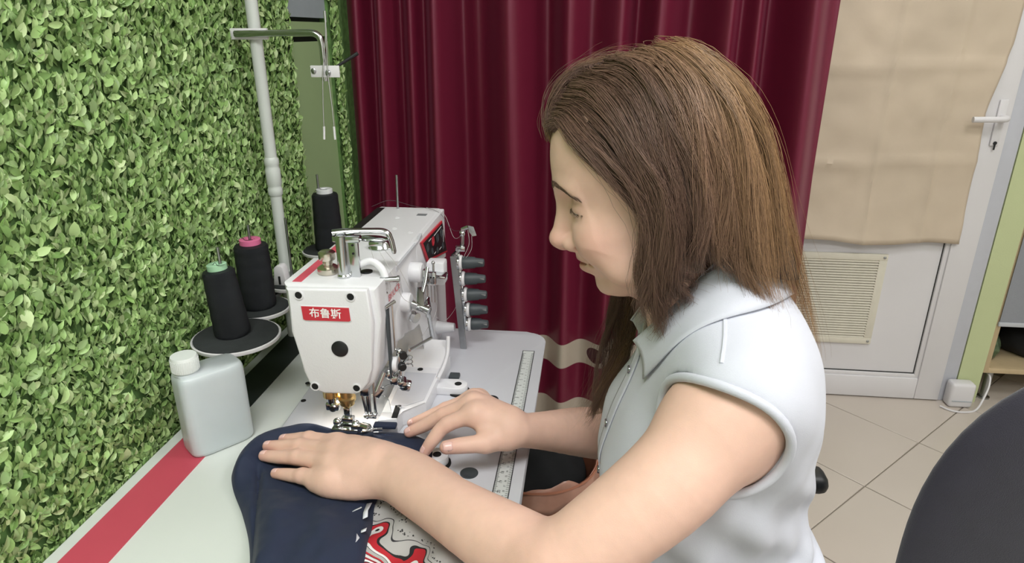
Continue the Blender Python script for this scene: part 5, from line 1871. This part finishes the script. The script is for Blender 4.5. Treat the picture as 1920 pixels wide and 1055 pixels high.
# ------------------------------------------------------------------ hair
HG = {
    'G0': [(-0.036, 0.684, 1.236), (-0.024, 0.672, 1.241), (-0.007, 0.658, 1.228), (0.016, 0.640, 1.211), (0.037, 0.628, 1.193), (0.050, 0.621, 1.175), (0.055, 0.620, 1.153), (0.053, 0.625, 1.125), (0.056, 0.632, 1.094), (0.0638, 0.6400, 1.0632)],
    'G1': [(-0.034, 0.689, 1.251), (-0.016, 0.668, 1.250), (0.003, 0.642, 1.234), (0.023, 0.624, 1.216), (0.045, 0.614, 1.197), (0.058, 0.611, 1.170), (0.062, 0.614, 1.134), (0.065, 0.622, 1.093), (0.0764, 0.6320, 1.0589)],
    'G2': [(-0.023, 0.693, 1.272), (0.002, 0.664, 1.270), (0.023, 0.632, 1.250), (0.040, 0.614, 1.220), (0.061, 0.606, 1.188), (0.074, 0.605, 1.148), (0.076, 0.612, 1.103), (0.0889, 0.6300, 1.0733)],
    'G3': [(0.000, 0.695, 1.294), (0.024, 0.664, 1.292), (0.047, 0.634, 1.272), (0.063, 0.612, 1.236), (0.080, 0.604, 1.199), (0.094, 0.604, 1.154), (0.097, 0.610, 1.110), (0.1071, 0.6320, 1.0952)],
    'G4': [(0.030, 0.697, 1.307), (0.052, 0.668, 1.303), (0.075, 0.636, 1.279), (0.091, 0.614, 1.243), (0.107, 0.606, 1.199), (0.119, 0.606, 1.154), (0.1336, 0.6320, 1.1187)],
    'G5': [(0.059, 0.698, 1.314), (0.078, 0.674, 1.310), (0.101, 0.645, 1.284), (0.117, 0.624, 1.247), (0.135, 0.618, 1.200), (0.149, 0.618, 1.152), (0.157, 0.622, 1.108), (0.1738, 0.6220, 1.0795)],
    'G6': [(0.076, 0.700, 1.316), (0.098, 0.682, 1.311), (0.123, 0.660, 1.285), (0.144, 0.646, 1.246), (0.163, 0.640, 1.198), (0.183, 0.640, 1.141), (0.201, 0.640, 1.083), (0.2250, 0.6400, 1.0331)],
    'G7': [(0.090, 0.705, 1.315), (0.118, 0.703, 1.306), (0.151, 0.700, 1.276), (0.177, 0.700, 1.237), (0.200, 0.700, 1.186), (0.224, 0.700, 1.124), (0.245, 0.700, 1.064), (0.259, 0.700, 1.007)],
    'C0': [(-0.036, 0.700, 1.221), (-0.042, 0.704, 1.240), (-0.039, 0.708, 1.263), (-0.024, 0.714, 1.285), (0.001, 0.722, 1.300), (0.040, 0.735, 1.307), (0.079, 0.750, 1.304)],
    'C1': [(-0.034, 0.692, 1.230), (-0.039, 0.696, 1.247), (-0.034, 0.702, 1.268), (-0.017, 0.710, 1.288), (0.011, 0.720, 1.302), (0.050, 0.735, 1.307)],
    'C2': [(-0.037, 0.712, 1.223), (-0.045, 0.716, 1.242), (-0.042, 0.722, 1.265), (-0.027, 0.730, 1.283), (-0.002, 0.742, 1.293), (0.030, 0.756, 1.296)],
    'FA': [(0.041, 0.775, 1.115), (0.048, 0.785, 1.057), (0.040, 0.785, 1.014), (0.034, 0.785, 0.969), (0.028, 0.780, 0.917), (0.014, 0.775, 0.834)],
    'FB': [(0.067, 0.785, 1.113), (0.068, 0.790, 1.056), (0.061, 0.790, 1.006), (0.054, 0.785, 0.955), (0.043, 0.780, 0.903), (0.022, 0.775, 0.851)],
    'FC': [(0.093, 0.790, 1.106), (0.088, 0.790, 1.050), (0.077, 0.785, 1.009), (0.066, 0.780, 0.966), (0.055, 0.775, 0.922), (0.040, 0.770, 0.884)],
}


def mirror(g):
    return [(x, 2 * YM - y, z) for x, y, z in g]


NS = 26
# every lock starts at the parting
for k_ in range(8):
    g_ = HG['G%d' % k_]
    f_ = g_[0]
    HG['G%d' % k_] = [(f_[0] + 0.004, f_[1] + 0.008, f_[2] - 0.003)] + g_
near_side = [HG['G%d' % i] for i in range(8)]
far_side = [mirror(HG['G%d' % i]) for i in range(6, -1, -1)]
def off_skull(P, m=0.004):
    """lift points out of the skull and brow"""
    P = np.array(P, float)
    for c, s3, pt in (((0.066, YM, 1.216), (0.098, 0.074, 0.088), -18), ((0.022, YM, 1.207), (0.052, 0.060, 0.057), -18), ((0.004, YM, 1.205), (0.042, 0.060, 0.060), 0)):
        R = np.array(Matrix.Rotation(math.radians(pt), 3, 'Y')).T
        q = (P - np.array(c)) @ R.T
        sm = np.array(s3) + m
        k = np.linalg.norm(q / sm, axis=-1, keepdims=True)
        q = np.where(k < 1, q / np.maximum(k, 0.3), q)
        P = q @ R + np.array(c)
    return P


shell = np.array([catmull(g, NS) for g in near_side + far_side])
shell[:, 2:] = off_skull(shell[:, 2:], 0.008)
crest = np.array([catmull(HG[k], NS) for k in ('C1', 'C0', 'C2')])
locks = np.array([catmull(far_side[5][:4] + [], 8).tolist() + catmull(HG[k], NS - 8).tolist() for k in ('FA', 'FB', 'FC')])
locks = np.array([catmull(l[::3] + [l[-1]], NS) for l in locks.tolist()])
M_HAIR = mat('hair_strands', '#6b5549', rough=0.45, var=0.0, attr='tint', spec=0.35)
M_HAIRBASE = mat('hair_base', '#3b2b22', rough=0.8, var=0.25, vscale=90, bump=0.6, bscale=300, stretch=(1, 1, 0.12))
HC = np.array((0.075, YM, 1.18))


def outward(P):
    d = P - HC
    d[..., 2] *= 0.35
    return d / np.maximum(np.linalg.norm(d, axis=-1, keepdims=True), 1e-6)


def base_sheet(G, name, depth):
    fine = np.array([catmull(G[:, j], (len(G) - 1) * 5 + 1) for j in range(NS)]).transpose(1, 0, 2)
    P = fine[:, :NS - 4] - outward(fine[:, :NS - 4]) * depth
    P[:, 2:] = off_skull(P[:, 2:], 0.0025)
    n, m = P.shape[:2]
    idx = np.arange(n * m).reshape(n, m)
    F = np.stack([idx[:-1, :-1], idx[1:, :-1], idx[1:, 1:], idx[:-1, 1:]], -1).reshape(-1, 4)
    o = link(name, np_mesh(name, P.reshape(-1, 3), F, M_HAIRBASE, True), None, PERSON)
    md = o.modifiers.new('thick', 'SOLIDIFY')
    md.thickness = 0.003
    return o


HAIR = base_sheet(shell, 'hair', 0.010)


def strands(G, n, seed, spread, tips, cols, loose=0.03, span=None, npt=19):
    rg = np.random.default_rng(seed)
    k = len(G)
    a = rg.uniform(0, k - 1, n) if span is None else rg.uniform(span[0], span[1], n)
    ncl = max(8, n // 34)
    # locks: strands gather towards the middle of their lock
    cl = np.sort(rg.uniform(0, k - 1, ncl))
    near = cl[np.clip(np.searchsorted(cl, a), 0, ncl - 1)]
    cid = np.clip(np.searchsorted(cl, a), 0, ncl - 1)
    gath = rg.uniform(0.25, 0.85, ncl)[cid]
    i = np.clip(np.floor(a).astype(int), 0, k - 2)
    f = (a - i)[:, None, None]
    i0, i3 = np.clip(i - 1, 0, k - 1), np.clip(i + 2, 0, k - 1)
    A, B, C, D = G[i0], G[i], G[i + 1], G[i3]
    P = 0.5 * (2 * B + (C - A) * f + (2 * A - 5 * B + 4 * C - D) * f ** 2 + (3 * B - A - 3 * C + D) * f ** 3)
    t = np.linspace(0, 1, NS)
    i2 = np.clip(np.floor(near).astype(int), 0, k - 2)
    f2 = (near - i2)[:, None, None]
    Pc = G[i2] * (1 - f2) + G[i2 + 1] * f2
    w = (gath[:, None] * t[None, :] ** 1.2)[..., None]
    P = P * (1 - w) + Pc * w
    # a few dozen large locks: each has its own depth, wave and length
    nb_ = max(5, n // 210)
    bl = np.sort(rg.uniform(0, k - 1, nb_))
    bid = np.clip(np.searchsorted(bl, a + rg.normal(0, 0.03, n)), 0, nb_ - 1)
    bmid = bl[bid]
    i2 = np.clip(np.floor(bmid).astype(int), 0, k - 2)
    f2 = (bmid - i2)[:, None, None]
    Pb = G[i2] * (1 - f2) + G[i2 + 1] * f2
    w = (rg.uniform(0.0, 0.65, nb_)[bid][:, None] * t[None, :] ** 2.0)[..., None]
    P = P * (1 - w) + Pb * w
    # length and start
    L = rg.uniform(tips[0], tips[1], n) * rg.uniform(0.86, 1.10, nb_)[bid] * np.where((np.minimum(a, k - 1 - a) < 4.2) & (k > 8), 1.07, 1.0)
    s0 = rg.uniform(0, 0.10, n) * rg.integers(0, 2, n)
    tt = s0[:, None] + (L - s0)[:, None] * np.linspace(0, 1, npt)[None, :]
    q = np.clip(tt, 0, 1.0) * (NS - 1)
    j = np.clip(np.floor(q).astype(int), 0, NS - 2)
    g = (q - j)[..., None]
    r = np.arange(n)[:, None]
    S = P[r, j] * (1 - g) + P[r, j + 1] * g
    over = np.clip(tt - 1.0, 0, None)[..., None]
    S = S + over * (P[:, -1] - P[:, -3])[:, None, :] * 6
    O = outward(S)
    T = np.gradient(S, axis=1)
    T /= np.maximum(np.linalg.norm(T, axis=-1, keepdims=True), 1e-9)
    Sd = np.cross(T, O)
    ph = rg.uniform(0, 6.28, ncl)[cid][:, None] + rg.normal(0, 0.35, n)[:, None]
    fr = rg.uniform(9, 20, ncl)[cid][:, None]
    am = (0.0008 + 0.0052 * tt) * rg.uniform(0.3, 1.5, ncl)[cid][:, None]
    S = S + Sd * (am * np.sin(fr * tt + ph))[..., None] + O * (0.6 * am * np.cos(fr * tt + ph * 1.3))[..., None]
    bph = rg.uniform(0, 6.28, nb_)[bid][:, None]
    bfr = rg.uniform(8, 15, nb_)[bid][:, None]
    bam = (0.0010 + 0.0075 * tt ** 1.2) * rg.uniform(0.3, 1.3, nb_)[bid][:, None]
    S = S + Sd * (bam * np.sin(bfr * tt + bph))[..., None] + O * (0.55 * bam * np.cos(bfr * tt + bph))[..., None]
    S = S + O * (rg.normal(0, 0.0030, nb_)[bid][:, None] * np.clip(tt * 2, 0, 1))[..., None]
    # finer frizz of the single hair
    f2_ = rg.uniform(22, 46, n)[:, None]
    S = S + Sd * (0.0011 * tt * rg.uniform(0.2, 1.6, n)[:, None] * np.sin(f2_ * tt + rg.uniform(0, 6.28, n)[:, None]))[..., None]
    dep = rg.uniform(-spread, spread * 0.25, n) + rg.normal(0, 0.0022, ncl)[cid]
    jit = rg.normal(0, 0.0012, n)
    S = S + O * dep[:, None, None] * np.clip(0.35 + tt * 1.5, 0, 1)[..., None] + Sd * jit[:, None, None]
    wild = rg.random(n) < loose
    kick = rg.normal(0, 0.010, (n, 3)) * wild[:, None]
    kick[:, 1] *= 0.6
    S = S + kick[:, None, :] * (tt[..., None] ** 2) + O * (np.abs(rg.normal(0, 0.004, n)) * wild)[:, None, None]
    # never under the skin of the forehead
    S[:, 1:] = off_skull(S[:, 1:], 0.0035)
    rad = rg.uniform(0.00018, 0.00034, n)[:, None] * (1 - 0.75 * np.linspace(0, 1, npt)[None, :] ** 2.5)
    ang = np.array([0, 2.094, 4.189])
    V = S[:, :, None, :] + rad[:, :, None, None] * (np.cos(ang)[None, None, :, None] * Sd[:, :, None, :] + np.sin(ang)[None, None, :, None] * O[:, :, None, :])
    idx = np.arange(n * npt * 3).reshape(n, npt, 3)
    F = []
    for c in range(3):
        d = (c + 1) % 3
        F.append(np.stack([idx[:, :-1, c], idx[:, :-1, d], idx[:, 1:, d], idx[:, 1:, c]], -1).reshape(-1, 4))
    F = np.concatenate(F)
    c0, c1, c2 = [np.array(lin(c)[:3]) for c in cols]
    m = np.clip(a / (k - 1), 0, 1)
    m = np.clip((0.5 - np.abs(m - 0.5)) * 2, 0, 1)
    m = np.clip((m - 0.5) * 2.2, 0, 1)[:, None]
    cc = c0 * (1 - m) + c1 * m
    dk = (rg.beta(1.3, 2.2, n) * 0.8 + rg.normal(0, 0.10, ncl)[cid])[:, None].clip(0, 0.9)
    cc = cc * (1 - dk) + c2 * dk
    cc = np.repeat(cc, npt * 3, axis=0)
    return V.reshape(-1, 3), F, cc


HCOL = ('#86695a', '#b28c62', '#43302a')
for nm, G, n, sd, sp, tp, loose in (('hair_lock', shell, 15000, 3, 0.009, (0.70, 1.05), 0.07), ('hair_lock', locks, 2600, 5, 0.010, (0.75, 1.08), 0.15), ('hair_lock', crest, 1100, 8, 0.006, (0.6, 1.0), 0.12)):
    v_, f_, c_ = strands(G, n, sd, sp, tp, HCOL, loose)
    link(nm, np_mesh(nm, v_, f_, M_HAIR, True, c_), None, HAIR)['kind'] = 'stuff'
# ================================================================== things round the work place
# shelf unit with a grey roller blind
M_WOOD = mat('pale_wood', '#c2ad8a', rough=0.55, var=0.10, vscale=14, stretch=(1, 1, 0.12), bump=0.05)
M_BLIND = mat('grey_blind_cloth', '#8d9097', rough=0.85, var=0.03, vscale=200)
UX0, UX1, UY0, UY1, UZ = 1.519, 2.30, 2.405, 2.80, 0.125
SH = empty('shelf_unit', (1.9, 2.6, 0.0), 'pale wooden shelf unit on metal legs covered by a grey blind', 'shelf')
for x in (UX0 + 0.009, UX1 - 0.009):
    MB().box((x, (UY0 + UY1) / 2, (UZ + 1.9) / 2), (0.018, UY1 - UY0, 1.9 - UZ), r=0.001).build('side_panel', M_WOOD, SH)
for z in (UZ + 0.010, 0.60, 1.05, 1.50, 1.89):
    MB().box(((UX0 + UX1) / 2, (UY0 + UY1) / 2, z), (UX1 - UX0 - 0.036, UY1 - UY0, 0.020), r=0.001).build('shelf_board', M_WOOD, SH)
MB().box(((UX0 + UX1) / 2, UY1 - 0.004, 1.0), (UX1 - UX0 - 0.036, 0.006, 1.74)).build('back_panel', mat('shelf_back', '#2a2724', rough=0.9, var=0.05), SH)
for x in (UX0 + 0.05, UX1 - 0.05):
    for y in (UY0 + 0.04, UY1 - 0.05):
        MB().lathe([(0.022, 0.0), (0.022, 0.006), (0.013, 0.010), (0.013, UZ - 0.012), (0.022, UZ - 0.008), (0.022, UZ)], (x, y, 0.0), (0, 0, 1), 20).build('leg', M_STEEL, SH)
o = MB().box(((UX0 + UX1) / 2 + 0.001, UY0 - 0.008, 1.11), (UX1 - UX0 - 0.006, 0.0016, 1.55)).build('blind_cloth', M_BLIND, SH)
MB().box(((UX0 + UX1) / 2 + 0.001, UY0 - 0.008, 0.330), (UX1 - UX0 - 0.002, 0.010, 0.016), r=0.002).build('blind_bar', mat('bar_white', '#b9bcc2', rough=0.4, var=0.0), SH)
MB().tube([(UX0 + 0.004, UY0 - 0.010, 1.885), (UX1 - 0.004, UY0 - 0.010, 1.885)], 0.018, 18).build('blind_roller', M_WHITE, SH)

# things lying in the lowest compartment
zb = UZ + 0.0205
B1 = empty('wrapped_bundle', (UX0 + 0.055, UY0 + 0.09, zb), 'small silvery green wrapped bundle in the lowest shelf compartment', 'bundle')
s_ = Sculpt()
s_.ell((UX0 + 0.055, UY0 + 0.09, zb + 0.050), (0.030, 0.040, 0.050), 0.02)
s_.ell((UX0 + 0.050, UY0 + 0.08, zb + 0.085), (0.016, 0.020, 0.024), 0.02)
s_.post = lambda X, d: d + 0.003 * np.sin(X[:, 0] * 160 + X[:, 2] * 90) * np.sin(X[:, 1] * 140)
v_, f_ = s_.mesh((UX0, UY0, zb - 0.02), (UX0 + 0.12, UY0 + 0.18, zb + 0.14), 0.004)
v_[:, 2] = np.maximum(v_[:, 2], zb + 0.0005)
link('wrapping', np_mesh('wrapping', v_, f_, mat('foil_green', '#5f7358', rough=0.3, metal=0.4, var=0.3, vscale=60), True), None, B1)
B2 = empty('cloth_pile', (UX0 + 0.30, UY0 + 0.16, zb), 'heap of black cloth in the lowest shelf compartment', 'cloth')
s_ = Sculpt()
s_.ell((UX0 + 0.27, UY0 + 0.16, zb + 0.07), (0.16, 0.12, 0.085), 0.04)
s_.ell((UX0 + 0.42, UY0 + 0.18, zb + 0.06), (0.15, 0.12, 0.075), 0.04)
s_.post = lambda X, d: d + 0.006 * np.sin(X[:, 0] * 60 + X[:, 2] * 50) * np.sin(X[:, 1] * 55 + 1)
v_, f_ = s_.mesh((UX0 + 0.08, UY0, zb - 0.03), (UX0 + 0.62, UY0 + 0.34, zb + 0.20), 0.008)
v_[:, 2] = np.maximum(v_[:, 2], zb + 0.0005)
v_[:, 1] = np.maximum(v_[:, 1], UY0 + 0.012)
link('folded_cloth', np_mesh('folded_cloth', v_, f_, mat('black_cloth', '#101012', rough=0.95, var=0.2, vscale=30), True), None, B2)

# socket box and its cable
BX = empty('cable_box', (1.437, 2.372, 0.0), 'small white plastic cable box on the floor beside the door', 'box')
MB().box((1.437, 2.372, 0.0505), (0.086, 0.052, 0.100), r=0.012, seg=3).build('box_cover', M_WHITE, BX)
MB().box((1.437, 2.3445, 0.030), (0.070, 0.003, 0.0012)).build('cover_seam', M_GREY, BX)
o = MB().tube(catmull([(1.365, 2.345, 0.006), (1.395, 2.318, 0.004), (1.440, 2.312, 0.004), (1.490, 2.335, 0.006), (1.530, 2.372, 0.050), (1.548, 2.395, 0.085), (1.552, 2.42, 0.112), (1.550, 2.50, 0.110)], 60), 0.0035, 8).build('cable', M_WHITE)
tag(o, 'thin white cable looping along the floor below the shelf unit', 'cable')

# waste basket with a black bag behind the table edge
M_ORANGE = mat('orange_plastic', '#b0735a', rough=0.4, var=0.05, vscale=12)
KX, KY, KZ = -0.095, 1.395, 0.0
BK = empty('waste_basket', (KX, KY, 0.0), 'orange brown basket filled with black stuff in front of the curtain beside the table', 'basket')
mb = MB()
mb.lathe([(0.0001, 0.003), (0.105, 0.003), (0.110, 0.006), (0.150, 0.335), (0.156, 0.340), (0.154, 0.345), (0.146, 0.338), (0.106, 0.012), (0.0001, 0.010)], (KX, KY, KZ), (0, 0, 1), 40, cap=False)
mb.build('basket_body', M_ORANGE, BK)
n_, m_ = 64, 6
P = np.zeros((n_ + 1, m_, 3))
for i in range(n_ + 1):
    a = 2 * PI * i / n_
    for j in range(m_):
        q = j / (m_ - 1.0)
        r = 0.150 + 0.014 * q + 0.006 * math.sin(7 * a) * q
        P[i, j] = (KX + r * math.cos(a), KY + r * math.sin(a), 0.350 - 0.055 * q + 0.012 * math.sin(5 * a + 1) * (1 - q) + 0.006 * math.sin(11 * a))
o = MB().grid(P).build('bag_rim', mat('thin_bag', '#b98a78', rough=0.3, var=0.1, vscale=30), BK)
md = o.modifiers.new('thick', 'SOLIDIFY')
md.thickness = 0.0008
s_ = Sculpt()
s_.ell((KX, KY, 0.290), (0.125, 0.125, 0.070), 0.03)
s_.ell((KX - 0.02, KY + 0.02, 0.330), (0.090, 0.080, 0.050), 0.04)
s_.post = lambda X, d: d + 0.004 * np.sin(X[:, 0] * 70 + 1) * np.sin(X[:, 1] * 60)
v_, f_ = s_.mesh((KX - 0.15, KY - 0.15, 0.20), (KX + 0.15, KY + 0.15, 0.42), 0.006)
link('black_scraps', np_mesh('black_scraps', v_, f_, mat('scrap_cloth', '#0f1114', rough=0.9, var=0.2), True), None, BK)

# ------------------------------------------------------------------ the woman's stool
M_SEAT = mat('seat_cloth', '#232429', rough=0.85, var=0.1, vscale=60)
STL = empty('work_stool', (0.20, 0.70, 0.0), 'black swivel work stool with one arm pad under the seated woman', 'stool')
mb = MB()
mb.lathe([(0.0001, 0.385), (0.190, 0.385), (0.205, 0.400), (0.208, 0.425), (0.195, 0.445), (0.0001, 0.452)], (0.20, 0.70, 0.0), (0, 0, 1), 44)
mb.build('seat', M_SEAT, STL)
MB().lathe([(0.030, 0.10), (0.030, 0.24), (0.020, 0.245), (0.020, 0.386)], (0.20, 0.70, 0.0), (0, 0, 1), 24).build('gas_lift', M_BLACK, STL)
for i in range(5):
    a = 2 * PI * i / 5 + 0.3
    d = Vector((math.cos(a), math.sin(a), 0))
    c = Vector((0.20, 0.70, 0))
    L = MB().tube([c + d * 0.02 + Vector((0, 0, 0.105)), c + d * 0.15 + Vector((0, 0, 0.095)), c + d * 0.265 + Vector((0, 0, 0.070))], [0.022, 0.018, 0.013], 12).build('leg', M_BLACK, STL)
    mb = MB()
    pc = c + d * 0.265
    s2 = Vector((-d.y, d.x, 0))
    for q in (-0.012, 0.012):
        mb.lathe([(0.0255, -0.007), (0.0275, -0.004), (0.0275, 0.004), (0.0255, 0.007)], pc + s2 * q + Vector((0, 0, 0.0278)), s2, 18)
    mb.tube([pc + Vector((0, 0, 0.030)), pc + Vector((0, 0, 0.075))], 0.006, 8)
    mb.build('caster', M_BLACK, L)
AR = MB().tube(catmull([(0.23, 0.88, 0.42), (0.30, 0.945, 0.43), (0.345, 0.955, 0.50), (0.345, 0.950, 0.63)], 24), 0.014, 12).build('arm_post', M_BLACK, STL)
MB().box((0.308, 0.935, 0.655), (0.190, 0.050, 0.032), r=0.014, seg=3).build('arm_pad', M_BLACK, STL)

# ------------------------------------------------------------------ the dark office chair in front
M_CHAIR = mat('chair_cloth', '#24222e', rough=0.9, var=0.10, vscale=40, bump=0.4, bscale=1200, sheen=0.25)
CX, CY = 0.628, 0.63
CH = empty('office_chair', (CX, CY - 0.24, 0.0), 'dark navy office chair with a tall rounded backrest in the near corner', 'chair')


def cushion(cx, cy, cz, hx_, hz_, th, e, name, m, parent, bulge=0.03, nu=72, nv=26, flat=False):
    V, F = [], []
    prof = []
    for j in range(nv + 1):
        t = j / nv
        prof.append((math.sin(PI * t) ** 0.55, -math.cos(PI * t)))
    for j, (r, s2) in enumerate(prof):
        for i in range(nu):
            a = 2 * PI * i / nu
            x, z = sq(a, hx_, hz_, e)
            rr = r
            px, pz = x * rr, z * rr
            py = th * s2 + bulge * (px / hx_) ** 2
            V.append((cx + px, cy + py, cz + pz) if not flat else (cx + px, cy + pz, cz - py))
    for j in range(nv):
        for i in range(nu):
            F.append((j * nu + i, j * nu + (i + 1) % nu, (j + 1) * nu + (i + 1) % nu, (j + 1) * nu + i))
    return link(name, np_mesh(name, V, F, m, True), None, parent)


cushion(CX, CY, 0.795, 0.275, 0.255, 0.035, 2.6, 'backrest', M_CHAIR, CH, bulge=-0.02)
cushion(CX, CY - 0.27, 0.46, 0.250, 0.240, 0.040, 3.2, 'seat', M_CHAIR, CH, bulge=-0.01, flat=True)
mb = MB()
mb.box((CX, CY + 0.045, 0.62), (0.07, 0.012, 0.42), r=0.004)
mb.box((CX, CY - 0.08, 0.405), (0.07, 0.26, 0.014), r=0.004)
mb.build('back_bracket', M_BLACK, CH)
MB().lathe([(0.032, 0.10), (0.032, 0.25), (0.022, 0.255), (0.022, 0.415)], (CX, CY - 0.25, 0.0), (0, 0, 1), 24).build('gas_lift', M_BLACK, CH)
for i in range(5):
    a = 2 * PI * i / 5 + 0.9
    d = Vector((math.cos(a), math.sin(a), 0))
    c = Vector((CX, CY - 0.25, 0))
    L = MB().tube([c + d * 0.02 + Vector((0, 0, 0.105)), c + d * 0.16 + Vector((0, 0, 0.095)), c + d * 0.29 + Vector((0, 0, 0.070))], [0.024, 0.019, 0.014], 12).build('leg', M_BLACK, CH)
    mb = MB()
    pc = c + d * 0.29
    s2 = Vector((-d.y, d.x, 0))
    for q in (-0.012, 0.012):
        mb.lathe([(0.0255, -0.007), (0.0275, -0.004), (0.0275, 0.004), (0.0255, 0.007)], pc + s2 * q + Vector((0, 0, 0.0278)), s2, 18)
    mb.tube([pc + Vector((0, 0, 0.030)), pc + Vector((0, 0, 0.075))], 0.006, 8)
    mb.build('caster', M_BLACK, L)

# ceiling lamps (out of the picture, they light the room)
M_DIFF = bpy.data.materials.new('lamp_diffuser')
M_DIFF.use_nodes = True
_e = M_DIFF.node_tree.nodes['Principled BSDF']
_e.inputs['Emission Color'].default_value = (1, 0.98, 0.94, 1)
_e.inputs['Emission Strength'].default_value = 3.0
for lx, ly, ls, lb in ((-0.10, -0.35, 0.6, 'square ceiling lamp above the sewing table'), (1.20, 0.75, 0.6, 'square ceiling lamp in the middle of the room'), (1.5, -0.9, 0.6, 'square ceiling lamp near the front wall'), (0.9, 2.05, 0.45, 'small square ceiling lamp in front of the door')):
    o = empty('ceiling_lamp', (lx, ly, 2.59), lb, 'lamp', 'square ceiling lamps')
    mb = MB()
    for sx, sy, w, h in ((0, 1, ls + 0.04, 0.02), (0, -1, ls + 0.04, 0.02), (1, 0, 0.02, ls + 0.04), (-1, 0, 0.02, ls + 0.04)):
        mb.box((lx + sx * (ls / 2 + 0.01), ly + sy * (ls / 2 + 0.01), 2.565), (w, h, 0.045), r=0.003)
    mb.build('lamp_frame', M_WHITE, o)
    MB().box((lx, ly, 2.572), (ls, ls, 0.008)).build('diffuser', M_DIFF, o)
